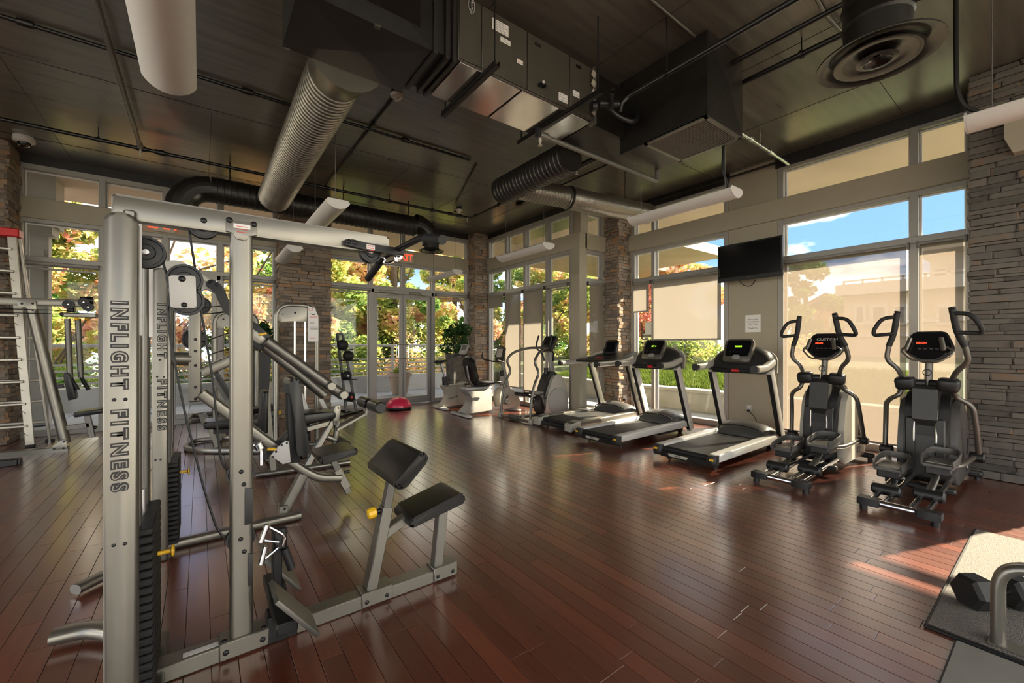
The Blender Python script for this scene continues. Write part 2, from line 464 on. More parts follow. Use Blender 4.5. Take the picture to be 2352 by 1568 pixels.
leaf_mat('leaflawn', [(.2, (.05, .085, .015)), (.8, (.13, .17, .035))], .3, 3)
def ceil_mat():
    m = mat('ceiling', (.045, .042, .036), .34, 0, 0, 0, 0, spec=.55); nt = m.node_tree; b = nt.nodes['Principled BSDF']
    g = N(nt, 'ShaderNodeNewGeometry')
    mp = N(nt, 'ShaderNodeMapping'); mp.inputs['Scale'].default_value = (.7, 7, 1); nt.links.new(g.outputs['Position'], mp.inputs[0])
    nz = N(nt, 'ShaderNodeTexNoise'); nz.inputs['Scale'].default_value = 2.0; nz.inputs['Detail'].default_value = 6; nt.links.new(mp.outputs[0], nz.inputs['Vector'])
    rp = N(nt, 'ShaderNodeValToRGB'); e = rp.color_ramp.elements
    e[0].position = .3; e[0].color = (.075, .070, .060, 1); e[1].position = .75; e[1].color = (.15, .14, .115, 1)
    nt.links.new(nz.outputs['Fac'], rp.inputs[0]); nt.links.new(rp.outputs[0], b.inputs['Base Color'])
    rr = N(nt, 'ShaderNodeMapRange'); rr.inputs[3].default_value = .22; rr.inputs[4].default_value = .40
    b.inputs['Coat Weight'].default_value = .5; b.inputs['Coat Roughness'].default_value = .22
    nt.links.new(nz.outputs['Fac'], rr.inputs[0]); nt.links.new(rr.outputs[0], b.inputs['Roughness'])
    bp = N(nt, 'ShaderNodeBump'); bp.inputs['Strength'].default_value = .12; bp.inputs['Distance'].default_value = .01
    nt.links.new(nz.outputs['Fac'], bp.inputs['Height']); nt.links.new(bp.outputs[0], b.inputs['Normal'])
ceil_mat()
# ------------------------------------------------------------------ the room
XR, YB, XP, YP = 6.92, 9.10, 5.83, 5.60      # glass planes: right wall, back wall, projecting bay, its return
ZC, ZB0, ZB1, ZT0, ZT1, ZH = 4.12, 3.20, 3.50, 2.57, 2.65, 3.95
def struct(o): o['kind'] = 'structure'; return o

floor = struct(obj('floor', MB().b2((-4.6, -3.3, -.2), (7.0, 5.66, -.013)).b2((-4.6, 5.66, -.2), (5.9, 9.2, -.013)), M['stonebase']))
def plank_mesh(L):
    def mk():
        w, c, h = .0918/2, .0014, .0125
        l = L/2 - .0006
        mb = MB(); bm = mb.bm
        lo = [bm.verts.new(p) for p in ((-w, -l, -h), (w, -l, -h), (w, l, -h), (-w, l, -h))]
        md = [bm.verts.new(p) for p in ((-w, -l, -c), (w, -l, -c), (w, l, -c), (-w, l, -c))]
        hi = [bm.verts.new(p) for p in ((-w+c, -l+c, 0), (w-c, -l+c, 0), (w-c, l-c, 0), (-w+c, l-c, 0))]
        for A, B in ((lo, md), (md, hi)):
            for k in range(4): mb.face((A[k], A[(k+1) % 4], B[(k+1) % 4], B[k]))
        mb.face(hi)
        me = mb.mesh('plank', 10); me.materials.append(M['floorwood']); return me
    return shared(('plank', L), mk)
planks = []
for i in range(122):
    x = -4.5 + .0935*i
    ymax = 9.0 if x < 5.74 else 5.5
    if x > 6.84: break
    y = -3.2 - R.random()*1.2
    while y < ymax:
        L = R.choice((.45, .75, .75, 1.05, 1.05, 1.35))
        L = min(L, max(.15, round(ymax - y, 2))) if y + L > ymax else L
        planks.append((x, y + L/2, L)); y += L
def seen(x, y, z=0):
    f = .598*x + .8014*y
    if f < .6: return 0
    px = HX + FPX*(.8014*x - .598*y)/f; py = HY - FPX*(z-CAMZ)/f
    return 1/f**3 if -40 < px < 2390 and 0 < py < 1640 else 0
planks.sort(key=lambda p: -max(seen(p[0], p[1]), seen(p[0], p[1]-p[2]*.4), seen(p[0], p[1]+p[2]*.4)))
for x, y, L in planks[:300]:
    o = link('plank', plank_mesh(L), None, floor); o.location = (x, y, 0)
mb = MB()
for x, y, L in planks[300:]:
    w, l = .0459, L/2-.0007; bm = mb.bm; c = .0014
    lo = [bm.verts.new((x+a*w, y+b*l, -.009)) for a, b in ((-1, -1), (1, -1), (1, 1), (-1, 1))]
    hi = [bm.verts.new((x+a*(w-c), y+b*(l-c), 0)) for a, b in ((-1, -1), (1, -1), (1, 1), (-1, 1))]
    for k in range(4): mb.face((lo[k], lo[(k+1) % 4], hi[(k+1) % 4], hi[k]))
    mb.face(hi)
o = obj('plank_rows', mb, M['floorwood'], floor, 10); o['kind'] = 'stuff'

ceiling = struct(obj('ceiling', MB().b2((-4.6, -3.3, ZC), (7.0, 9.2, ZC+.3)), M['ceiling']))
def seam(a, b):
    obj('form_seam', MB().bar(V(a)+V((0, 0, ZC-.001)), V(b)+V((0, 0, ZC-.001)), .006, .006), M['ceilblack'], ceiling)
for x in (-1.55, .1, 1.35, 2.6, 3.85, 5.1, 6.2): seam((x, 6.1, 0), (x, 9.0, 0)); seam((x+.55, 1.0, 0), (x+.55, 3.5, 0))
for y in (1.2, 3.55, 6.05, 8.3): seam((-4, y, 0), (6.8 if y < 5.5 else 5.7, y, 0))
struct(obj('trim_6', MB().b2((-2.14, 9.035, 3.985), (1.17, 9.2, ZC-.001)).b2((2.03, 9.035, 3.985), (5.42, 9.2, ZC-.001)), M['ceilblack']))
struct(obj('trim_7', MB().b2((6.83, .6, 3.965), (7.0, 2.62, ZC-.001)).b2((6.83, 3.3, 3.965), (7.0, 5.28, ZC-.001)), M['ceilblack']))
struct(obj('trim_8', MB().b2((5.77, 5.75, 3.985), (5.9, 8.8, ZC-.001)).b2((5.98, YP, 3.985), (6.5, YP+.14, ZC-.001)), M['ceilblack']))

# walls that are not glass
struct(obj('wall_back', MB().b2((-4.5, 9.03, 0), (-2.15, 9.2, ZC)).b2((1.16, 9.03, 0), (2.06, 9.2, ZC)).b2((5.38, 9.03, 0), (5.9, 9.2, ZC)), M['beige']))
# unseen sides of the room: white walls, glazing added to brighten the interior
struct(obj('wall_left', MB().b2((-4.7, -3.3, 3.7), (-4.5, 9.2, ZC)).b2((-4.7, 6.4, 0), (-4.5, 9.2, 3.7)).b2((-4.7, -3.3, 0), (-4.5, -2.9, 3.7)), M['wallwhite']))
wr = struct(obj('wall_right', MB().b2((6.86, 2.60, 0), (7.02, 3.32, ZC)).b2((6.86, 5.2, 0), (7.02, 5.66, ZC)).b2((6.47, YP-.01, 0), (7.02, YP+.16, ZC)).b2((6.86, -.35, 0), (7.02, .62, ZC))
            .b2((6.86, -3.3, 0), (7.02, -2.7, ZC)), M['beige']))
struct(obj('wall_front', MB().b2((-4.5, -3.3, 0), (-3.9, -3.15, ZC)).b2((1.0, -3.3, 0), (1.6, -3.15, ZC)).b2((6.3, -3.3, 0), (6.9, -3.15, ZC))
           .b2((-4.5, -3.3, 3.7), (6.9, -3.15, ZC)), M['wallwhite']))
struct(obj('trim_1', MB().b2((-2.12, 9.03, ZB0), (1.16, 9.22, ZB1), .004).b2((2.03, 9.03, ZB0), (5.42, 9.22, ZB1), .004), M['beige']))
struct(obj('trim_2', MB().b2((5.745, YP-.04, ZB0), (5.95, 8.9, ZB1), .004).b2((5.9, YP-.04, ZB0), (6.52, YP+.15, ZB1), .004), M['beige']))
struct(obj('trim_3', MB().b2((6.80, .56, ZB0), (7.02, 5.3, ZB1), .004), M['beige']))
# beam that runs on past the stone pier, its lower end cut on a slope
b0, b1 = at(2306, 300, x=6.26).y, at(2327, 300, x=6.26).y
struct(obj('trim_4', MB().yz([(b0, ZB1+.02), (b0, ZB1-.14), (b1, ZB0), (-2.9, ZB0), (-2.9, ZB1+.02)], 6.26, 6.42), M['beige']))
post = struct(obj('trim_5', MB().b2((5.745, YP-.04, 0), (5.94, YP+.19, ZB0), .004).b2((5.80, YP-.01, ZB1), (6.0, YP+.19, ZC), .004), M['beige']))

# glazing ------------------------------------------------------------------
class Bay:
    def __init__(self, name, axis, plane, depth=.13):
        self.t = thing(name, None, None, kind='structure'); self.ax = axis; self.p = plane; self.d = depth/2
    def b(self, name, a0, a1, z0, z1, d=None, m='frame', off=0):
        d = self.d if d is None else d; p = self.p + off
        mb = MB()
        if self.ax == 'x': mb.b2((a0, p-d, z0), (a1, p+d, z1), .004)
        else: mb.b2((p-d, a0, z0), (p+d, a1, z1), .004)
        return obj(name, mb, M[m], self.t)
    def zone(self, z0, z1, marks, w=.06, rails=(.05, .05), skip=()):
        for a in marks: self.b('mullion', a-w/2, a+w/2, z0, z1)
        if rails[0]: self.b('rail', marks[0], marks[-1], z0, z0+rails[0], self.d*.96)
        if rails[1]: self.b('rail', marks[0], marks[-1], z1-rails[1], z1, self.d*.96)
        for k, (a, c) in enumerate(zip(marks, marks[1:])):
            if k in skip: continue
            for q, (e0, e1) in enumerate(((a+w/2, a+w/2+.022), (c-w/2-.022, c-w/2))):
                self.b('glazing_bead', e0, e1, z0+rails[0], z1-rails[1], .012, 'sunlit_bead', off=.03)
            self.b('glazing_bead', a+w/2+.022, c-w/2-.022, z1-rails[1]-.022, z1-rails[1], .012, 'sunlit_bead', off=.03)
            self.b('pane', a+w/2, c-w/2, z0+rails[0], z1-rails[1], .004, 'glass', off=.045)
B1 = [-2.10, -1.235, -.48, .275, 1.15]
w1 = Bay('window_1', 'x', YB)
w1.zone(ZB1, ZH+.05, B1, .075, (0, .09)); w1.zone(ZT1, ZB0, B1, .075, (0, .06))
w1.b('transom', B1[0], B1[-1], ZT0, ZT1); w1.zone(0, ZT0, B1, .075, (.09, .03), skip=(2,))
B2 = [2.06, 2.95, 3.68, 4.42, 5.36]
w2 = Bay('window_2', 'x', YB)
w2.zone(ZB1, ZH+.05, B2, .075, (0, .09)); w2.zone(ZT1, ZB0, B2, .075, (0, .06))
w2.b('transom', B2[0], B2[-1], ZT0, ZT1)
w2.zone(0, ZT0, [B2[0], B2[1]], .075, (.09, .03)); w2.zone(0, ZT0, [B2[3], B2[4]], .075, (.09, .03))
B3 = [5.82, 6.52, 7.27, 7.97, 8.72]
w3 = Bay('window_3', 'y', XP)
w3.zone(ZB1, ZH+.05, B3, .085, (0, .09)); w3.zone(ZT1, ZB0, B3, .085, (0, .06)); w3.b('transom', B3[0], B3[-1], ZT0, ZT1); w3.zone(0, ZT0, B3, .085, (.09, .03))
w4 = Bay('window_4', 'x', YP+.06, .1)
for z0, z1, rr in ((ZB1, ZH+.05, (0, .09)), (ZT1, ZB0, (0, .06)), (0, ZT0, (.09, .03))): w4.zone(z0, z1, [5.97, 6.46], .07, rr)
w4.b('transom', 5.97, 6.46, ZT0, ZT1)
B5 = [3.36, 4.73, 5.18]
w5 = Bay('window_5', 'y', XR)
for z0, z1, rr in ((ZB1, ZH+.03, (0, .06)), (ZT1, ZB0, (0, .06)), (0, ZT0, (.09, .03))): w5.zone(z0, z1, B5, .07, rr)
w5.b('transom', B5[0], B5[-1], ZT0, ZT1)
B6 = [.66, 1.125, 2.56]
w6 = Bay('window_6', 'y', XR)
for z0, z1, rr in ((ZB1, ZH+.03, (0, .06)), (ZT1, ZB0, (0, .06)), (0, ZT0, (.09, .03))): w6.zone(z0, z1, B6, .075, rr)
w6.b('transom', B6[0], B6[-1], ZT0, ZT1)
w7 = Bay('window_7', 'y', XR)
for z0, z1, rr in ((ZB1, ZH+.03, (0, .06)), (ZT1, ZB0, (0, .06)), (0, ZT0, (.09, .03))): w7.zone(z0, z1, [-2.66, -1.5, -.4], .075, rr)
w8 = Bay('added_window_8', 'x', -3.22); w8.zone(0, 3.7, [-3.9, -2.3, -.7, 1.0], .075, (.09, .05))  # this and the next two: unseen glazing added to let more daylight in
w9 = Bay('added_window_9', 'x', -3.22); w9.zone(0, 3.7, [1.6, 3.2, 4.8, 6.3], .075, (.09, .05))
w10 = Bay('added_window_10', 'y', -4.6); w10.zone(0, 3.7, [-2.9, -1.1, .8, 2.7, 4.6, 6.4], .075, (.09, .05))

# glass doors ------------------------------------------------------------------
def leaf(door, x0, x1, hinge):
    L = obj('door_leaf', MB().b2((x0, YB-.03, .015), (x0+.075, YB+.03, 2.49), .004).b2((x1-.075, YB-.03, .015), (x1, YB+.03, 2.49), .004)
            .b2((x0+.075, YB-.03, .015), (x1-.075, YB+.03, .17)).b2((x0+.075, YB-.03, 2.39), (x1-.075, YB+.03, 2.49)), M['frame'], door)
    obj('pane', MB().b2((x0+.07, YB-.005, .16), (x1-.07, YB+.005, 2.4)), M['glass'], L)
    hx = x0 + .04 if hinge > 0 else x1 - .04
    for s in (-1, 1):
        obj('pull_handle', MB().tube([(hx, YB+s*.03, 1.02), (hx, YB+s*.10, 1.02), (hx, YB+s*.10, 1.36), (hx, YB+s*.03, 1.36)], .011, 8, .03) if abs(hinge) == 2 else
            MB().tube([(hx, YB+s*.03, 1.04), (hx-hinge*.16, YB+s*.06, 1.04), (hx-hinge*.16, YB+s*.06, 1.36), (hx, YB+s*.03, 1.36)], .010, 8, .03), M['chrome'], L)
    obj('door_closer', MB().b2((x0+.12, YB-.10, 2.50), (x0+.42, YB-.05, 2.56), .006).bar((x0+.40, YB-.075, 2.50), (x0+.52, YB-.12, 2.47), .02, .008).bar((x0+.52, YB-.12, 2.47), (x0+.3, YB-.05, 2.45), .02, .008), M['silver'], L)
d1 = thing('door_1', None, None, kind='structure')
obj('door_frame', MB().b2((B2[1]-.01, YB-.07, 0), (B2[1]+.055, YB+.07, ZT0)).b2((B2[3]-.055, YB-.07, 0), (B2[3]+.01, YB+.07, ZT0)).b2((B2[1], YB-.07, 2.5), (B2[3], YB+.07, ZT0)), M['frame'], d1)
leaf(d1, B2[1]+.06, B2[2]-.003, -1); leaf(d1, B2[2]+.003, B2[3]-.06, 1)
d2 = thing('door_2', None, None, kind='structure')
obj('door_frame', MB().b2((B1[2], YB-.07, 0), (B1[2]+.05, YB+.07, ZT0)).b2((B1[3]-.05, YB-.07, 0), (B1[3], YB+.07, ZT0)).b2((B1[2], YB-.07, 2.5), (B1[3], YB+.07, ZT0)), M['frame'], d2)
leaf(d2, B1[2]+.055, B1[3]-.055, 2)

# stone piers ------------------------------------------------------------------
def stone_mesh(m, k):
    def mk():
        rr = random.Random(k*11+3); mb = MB().box((0, 0, 0), (1, 1, 1))
        bmesh.ops.bevel(mb.bm, geom=mb.bm.edges[:], offset=.045, segments=1, profile=.5, affect='EDGES')
        for v in mb.bm.verts: v.co += V([rr.uniform(-.028, .028) for _ in range(3)])
        me = mb.mesh('stone', 20); me.materials.append(M[m]); return me
    return shared(('stone', m, k), mk)
def veneer(col, o, u, n, width, z0, z1, m, rh, rl, limit=300, dep=(.012, .045), rr=None):
    o, u, n = V(o), V(u), V(n); rr = rr or R; z = z0; cnt = 0
    ang = math.atan2(u.y, u.x)
    while z < z1 - .01:
        h = min(rr.uniform(*rh), z1 - z)
        if z1 - z - h < .02: h = z1 - z
        a = -rr.uniform(0, .05)
        while a < width:
            l = rr.uniform(*rl)
            if a + l > width - .05: l = width - a + rr.uniform(0, .025)
            d = rr.uniform(*dep); c0 = max(a, -.012)
            L = a + l - c0
            s = link('stone', stone_mesh(m, rr.randrange(6)), None, col)
            s.location = o + u*(c0 + L/2) + n*(d/2 - .02) + V((0, 0, z + h/2))
            s.rotation_euler = (0, 0, ang); s.scale = (L-.003, d+.06, h-.004)
            a += l; cnt += 1
        z += h
    return cnt
def pier(name, x0, x1, y0, y1, faces, m, rh, rl):
    c = struct(obj(name, MB().b2((x0+.02, y0+.02, 0), (x1, y1, ZC-.005)), M['stonebase']))
    for f in faces:
        if f == 'S': veneer(c, (x0, y0+.02, .002), (1, 0, 0), (0, -1, 0), x1-x0, 0, ZC-.01, m, rh, rl)
        if f == 'W': veneer(c, (x0+.02, y0, .002), (0, 1, 0), (-1, 0, 0), y1-y0, 0, ZC-.01, m, rh, rl)
        if f == 'E': veneer(c, (x1-.0, y0, .002), (0, 1, 0), (1, 0, 0), y1-y0, 0, ZC-.01, m, rh, rl)
    return c
pier('stone_pier', 5.40, 5.80, 8.76, 9.10, 'SW', 'stone', (.05, .09), (.12, .30))
pier('stone_pier', 1.16, 2.04, 8.70, 9.08, 'SW', 'stone', (.05, .085), (.14, .42))
pier('stone_pier', 6.50, 6.92, 5.26, YP, 'SW', 'stone', (.045, .075), (.12, .30))
pier('stone_pier', 6.38, 6.92, -.32, .62, 'W', 'stonegrey', (.03, .085), (.14, .40))
pier('stone_pier', -3.0, -2.12, 8.58, 9.08, 'SE', 'stone', (.045, .08), (.12, .30))

# roof overhang seen through the upper lights; corner extended to shade the terrace
struct(obj('roof_overhang', MB().b2((-9, 9.2, 4.16), (15, 11.7, 4.45)).b2((7.0, -5, 4.16), (9.0, 6.6, 4.45)).b2((5.9, 5.7, 4.16), (7.0, 6.6, 4.45)).b2((5.9, 6.6, 4.16), (13.5, 9.2, 4.45)), M['soffit']))

# roller shades ------------------------------------------------------------------
def shade(axis, plane, a0, a1, ztop, zbot, label, m='shade', cloth=True):
    t = thing('roller_shade', label, 'shade', ((a0+a1)/2, plane, zbot) if axis == 'x' else (plane, (a0+a1)/2, zbot), world=True)
    P = (lambda a, d, z: (a, plane-d, z)) if axis == 'x' else (lambda a, d, z: (plane-d, a, z))
    mb = W(t); mb.cyl(P(a0, .02, ztop-.035), P(a1, .02, ztop-.035), .028, 12); obj('roller_tube', mb, M['lightgrey'], t)
    for a in (a0-.015, a1): obj('bracket', W(t).b2(P(a, -.02, ztop-.075), P(a+.015, .05, ztop)), M['framedark'], t)
    if cloth:
        obj('shade_cloth', W(t).b2(P(a0+.012, .0435, zbot), P(a1-.012, .0465, ztop-.03)), M[m], t)
    obj('hem_bar', W(t).b2(P(a0+.01, .038, zbot-.022), P(a1-.01, .054, zbot+.006), .004), M['lightgrey'], t)
for (a0, a1, zb, lb) in ((-2.05, -1.28, 2.47, 'rolled-up shade over the glass beside the step ladder'), (.32, 1.10, 2.47, 'rolled-up shade on the window left of the wide stone pier'),
                         (2.11, 2.90, 2.47, 'rolled-up shade over the pane behind the medicine ball rack'), (4.48, 5.31, 2.47, 'rolled-up shade over the pane behind the upright bike')):
    shade('x', YB-.07, a0, a1, ZT0+.01, zb, lb, cloth=False)
for (a0, a1, zb, lb, cl) in ((8.02, 8.67, 2.27, 'shade lowered a hand wide beside the corner stone pier', True), (7.32, 7.92, .40, 'full-length cream shade beside the shade lowered a hand wide', True),
                             (6.57, 7.22, .36, 'full-length cream shade behind the stair-rail elliptical', True), (5.87, 6.47, 2.47, 'rolled-up shade beside the beige corner post', False)):
    shade('y', XP-.07, a0, a1, ZT0+.01, zb, lb, cloth=cl)
shade('x', YP+.01, 6.01, 6.42, ZT0+.01, .85, 'narrow shade between the beige corner post and a stone pier')
shade('y', XR-.07, 4.77, 5.14, ZT0+.01, 2.0, 'narrow half-lowered shade next to a stone pier')
shade('y', XR-.07, 3.40, 4.69, ZT0+.01, 1.455, 'wide cream shade lowered to chest height behind the treadmills')
shade('y', XR-.07, 1.17, 2.51, ZT0+.01, .13, 'wide see-through shade lowered to the floor behind the ellipticals', 'shadeopen')
shade('y', XR-.07, .70, 1.08, ZT0+.01, .13, 'narrow see-through shade lowered to the floor beside the grey stone pier', 'shadeopen')
# ------------------------------------------------------------------ terrace and garden
terrace = struct(obj('terrace', MB().b2((-9, 9.2, -.3), (9, 30, -.05)).b2((5.95, 5.75, -.3), (9, 9.2, -.05)).b2((7.05, -6, -.3), (9, 5.75, -.05)), M['asphalt']))
def paver_me():
    me = MB().box((0, 0, -.02), (.592, .592, .04), bev=.006).mesh('paver'); me.materials.append(M['paver']); return me
pm = shared('paver', paver_me)
for i in range(-7, 15):
    for j in range(0, 5):
        x, y = i*.6 + .1, 9.5 + j*.6
        if abs(x - 8.2) < .5 and 0: continue
        if seen(x, y) or seen(x-.3, y) or seen(x+.3, y):
            o = link('paver', pm, None, terrace); o.location = (x, y, -.012)
for i in range(3):
    for j in range(-3, 13):
        x, y = 7.36 + i*.6, .3 + j*.6
        if x > 8.1 or y > 9.1: continue
        o = link('paver', pm, None, terrace); o.location = (x, y, -.012)
struct(obj('ground', MB().b2((-60, -60, -.9), (90, 90, -.32)), M['asphalt']))

# white parapet with railing behind the back glass
YPAR = 12.05
struct(obj('parapet', MB().b2((-9, YPAR, -.05), (8.2, YPAR+.25, .44)).b2((-9, YPAR-.03, .40), (8.2, YPAR+.28, .46)).b2((-9, YPAR-.025, -.05), (8.2, YPAR, .10)), M['outwhite']))
rail = thing('terrace_railing', 'white metal railing with a broad top rail on the terrace parapet', 'railing', (0, YPAR+.12, .46), world=True)
obj('top_rail', W(rail).b2((-9, YPAR+.06, 1.30), (8.2, YPAR+.18, 1.37), .01), M['outwhite'], rail)
for k in range(15):
    x = -8.6 + 1.2*k
    obj('post', W(rail).b2((x-.035, YPAR+.085, .46), (x+.035, YPAR+.155, 1.31)), M['outwhite'], rail)
for z in (.55, .68, .81, .94):
    obj('slat', W(rail).b2((-9, YPAR+.11, z-.022), (8.2, YPAR+.13, z+.022)), M['outwhite'], rail)
obj('glass_panel', W(rail).b2((-9, YPAR+.135, .98), (8.2, YPAR+.142, 1.29)), M['glass'], rail)

# planter wall and lawn behind the right wall
struct(obj('retaining_wall', MB().b2((8.15, -8, -.05), (8.4, 11.6, .36)).b2((8.11, -8, .36), (8.45, 11.6, .43), .01), M['concrete']))
lawn = struct(obj('lawn', MB().loft([[(8.4, y, -.05), (8.4, y, .40), (11, y, .66), (15, y, .85), (40, y, .9), (40, y, -.05)] for y in (-14, -4, 4, 14, 30)]), M['grass']))
def blades(name, xr, yr, n, h, m, parent=None, zf=lambda x, y: .4, seed=1, wd=.012):
    rr = random.Random(seed); vs, fs = [], []
    for k in range(n):
        x, y = rr.uniform(*xr), rr.uniform(*yr); z = zf(x, y); a = rr.uniform(0, 6.28); hh = h*rr.uniform(.5, 1.3); w = wd*rr.uniform(.7, 1.5)
        ca, sa = math.cos(a), math.sin(a); lx, ly = rr.uniform(-.5, .5)*hh, rr.uniform(-.5, .5)*hh; b = len(vs)
        vs += [(x-ca*w, y-sa*w, z), (x+ca*w, y+sa*w, z), (x+lx, y+ly, z+hh)]; fs.append((b, b+1, b+2))
    me = bpy.data.meshes.new(name); me.from_pydata(vs, [], fs); me.update()
    return link(name, me, m, parent)
o = blades('grass', (8.52, 12.5), (1.5, 9.5), 26000, .10, M['leaflawn'], zf=lambda x, y: .40 + min(1, (x-8.4)/2.6)*.26 + max(0, x-11)*.047)
tag(o, 'sunlit green lawn behind the concrete planter wall', 'grass', kind='stuff')

def foliage_mesh(name, clumps, n, size, m, seed, flat=.0):
    """n little leaves scattered through ball-shaped clumps (x, y, z, radius)"""
    rs = np.random.RandomState(seed); C = np.array(clumps, float); w = C[:, 3]**2.2; k = rs.choice(len(C), n, p=w/w.sum())
    d = rs.normal(size=(n, 3)); d /= np.linalg.norm(d, axis=1)[:, None]
    rad = C[k, 3]*(.55 + .45*rs.rand(n)**.6)
    P = C[k, :3] + d*rad[:, None]*np.array([1, 1, .82])
    u = rs.normal(size=(n, 3)); u[:, 2] *= .6; u /= np.linalg.norm(u, axis=1)[:, None]
    v = np.cross(u, d + rs.normal(size=(n, 3))*.7); v /= np.linalg.norm(v, axis=1)[:, None]
    s = size*rs.uniform(.6, 1.25, (n, 1))
    tri = np.stack([P - u*s*.9, P + v*s*.45, P + u*s, P - v*s*.45], 1).reshape(-1, 3)
    me = bpy.data.meshes.new(name)
    me.vertices.add(n*4); me.vertices.foreach_set('co', tri.ravel())
    me.loops.add(n*4); me.loops.foreach_set('vertex_index', np.arange(n*4, dtype=np.int32))
    me.polygons.add(n); me.polygons.foreach_set('loop_start', np.arange(0, n*4, 4, dtype=np.int32))
    me.update(calc_edges=True); me.validate(); me.materials.append(m)
    return me
def crown_clumps(rr, w, h, z0, n):
    out = []
    for k in range(n):
        a = rr.uniform(0, 6.28); q = rr.random()**.6; zz = rr.random()
        env = math.sin(math.pi*(.12 + .86*zz))**.6
        out.append((math.cos(a)*q*w*env, math.sin(a)*q*w*env, z0 + zz*h, rr.uniform(.32, .7)*w*.42))
    return out
def tree_meshes(kind, seed, w, h, z0, nleaf, size, m, nc=30):
    def mk():
        rr = random.Random(seed); cl = crown_clumps(rr, w, h, z0, nc)
        f = foliage_mesh('crown', cl, nleaf, size, M[m], seed)
        mb = MB(); mb.sweep([(0, 0, -1.0), (.05, .02, z0*.6), (-.04, .05, z0+.4*h), (.02, 0, z0+.8*h)], circ(.13, 7))
        for c in cl[:12]:
            mb.tube([(0, 0, max(z0*.7, c[2]-.9*w)), (c[0]*.5, c[1]*.5, c[2]-.3), c[:3]], .03, 5)
        t = mb.mesh('trunk'); t.materials.append(M['trunk'])
        return f, t
    return shared(('tree', kind), mk)
TK = {'maple': (3, 2.4, 6.2, .3, 15000, .13, 'leafautumn', 44), 'maple2': (5, 2.1, 5.8, .3, 13000, .125, 'leafautumn', 40), 'red': (9, 1.9, 4.4, 1.6, 7000, .11, 'leafred', 30),
      'green': (12, 2.3, 6.5, .3, 13000, .13, 'leafgreen', 40), 'sparse': (15, 2.3, 5.2, 1.6, 1500, .13, 'leafred')}
def tree(kind, x, y, z, label, rz, s=1.0, group=None):
    f, t = tree_meshes(kind, *TK[kind])
    r = thing('tree', label, 'tree', (x, y, z), rz, group); r.scale = (s, s, s)
    link('crown', f, None, r); link('trunk', t, None, r)
    return r
g = 'autumn maples beyond the terrace railing'
for k, (x, y, kind, s, lb) in enumerate(((-6.0, 16.6, 'maple2', 1.1, 'autumn maple beyond the porch pier'), (3.2, 15.6, 'maple', 1.0, 'green and yellow maple beyond the medicine ball rack'),
        (6.2, 16.2, 'maple2', 1.12, 'pink and yellow maple straight beyond the double door'), (9.4, 15.2, 'maple', .98, 'autumn maple seen past the upright bike beside the corner pier'),
        (12.6, 14.8, 'maple2', 1.1, 'autumn maple seen between the bay window shades'), (5.0, 19.0, 'maple', 1.15, 'taller maple standing behind those at the double door'),
        (10.6, 19.2, 'maple2', 1.2, 'taller maple standing behind the corner pier'), (15.6, 17.0, 'maple', 1.15, 'yellow-green maple seen beside the beige corner post'), (-8.6, 19, 'maple', 1.1, 'maple farther back beyond the porch pier'))):
    tree(kind, x, y, -.6, lb, k*57, s, g)
tree('maple', -3.3, 15.4, -.6, 'maple turning yellow and red behind the step ladder', 200, .95)
tree('sparse', -.9, 15.2, -.4, 'thin-leaved reddish tree with sky showing through, behind the cable machine', 10, 1.0)
tree('sparse', 1.1, 17.4, -.3, 'thin-leaved reddish tree standing farther back behind the press machine', 130, 1.1)
tree('red', .9, 14.3, -1.4, 'low red and orange maple beside the wide stone pier', 77, .9)
tree('green', 1.2, 16.0, -3.0, 'low dark green tree behind the red and orange maple', 77, .8)
g2 = 'dark green trees behind the maples'
for k, (x, y, s, lb) in enumerate(((7.6, 22.5, 1.1, 'beyond the double door'), (2.6, 23, 1.1, 'beyond the medicine ball rack'), (13.5, 22.0, 1.15, 'beyond the corner stone pier'),
        (18, 20.5, 1.1, 'beyond the shades of the bay window'), (-4.6, 22.5, .8, 'beyond the step ladder'), (20, 14.5, .8, 'beyond the beige corner post'))):
    tree('green', x, y, -.8, 'dark green tree behind the autumn maples, ' + lb, k*71, s, g2)
tree('red', 15.2, 9.6, .6, 'orange and red maple on the lawn behind the treadmills', 40, 1.0)
tree('red', 17.6, 12.6, .3, 'orange maple standing on the lawn near the white louvred building', 100, 1.0)
tree('green', 25.5, 8.3, .0, 'round dark green tree beside the orange house', 20, .85)
# hedge behind the parapet, shrubs on the lawn
def hedge(x0, x1, y, z0, h, label, m, seed, dens=900):
    rr = random.Random(seed); cl = []
    x = x0
    while x < x1: cl.append((x, y + rr.uniform(-.2, .2), z0 + rr.uniform(.3, .8)*h, h*rr.uniform(.38, .55))); x += h*.42
    me = foliage_mesh('hedge', cl, int(dens*(x1-x0)), .07, M[m], seed)
    o = link('hedge', me); tag(o, label, 'hedge'); return o
hedge(-8, 2.2, 13.3, -.2, 1.0, 'clipped green hedge below the thin-leaved trees', 'leafgreen', 3, 500)
hedge(-9, 3.0, 18.6, -.6, 2.6, 'tall dark shrubbery behind the thin-leaved trees', 'leafgreen', 6, 700)
hedge(1.5, 17.0, 15.3, -.8, 2.6, 'tall autumn shrubbery filling the gap below the maples', 'leafautumn', 11, 900)
hedge(2.6, 9.5, 13.6, -.4, 1.5, 'pale green hedge below the maples beyond the double door', 'leafautumn', 4, 700)
o = hedge(2.5, 9.5, 20.6, .8, .9, 'yellow-green hedge in front of the white louvred building', 'leafautumn', 8, 500)
o.rotation_euler = (0, 0, -math.pi/2); o.location = (-8.0, 13.2, -.1)

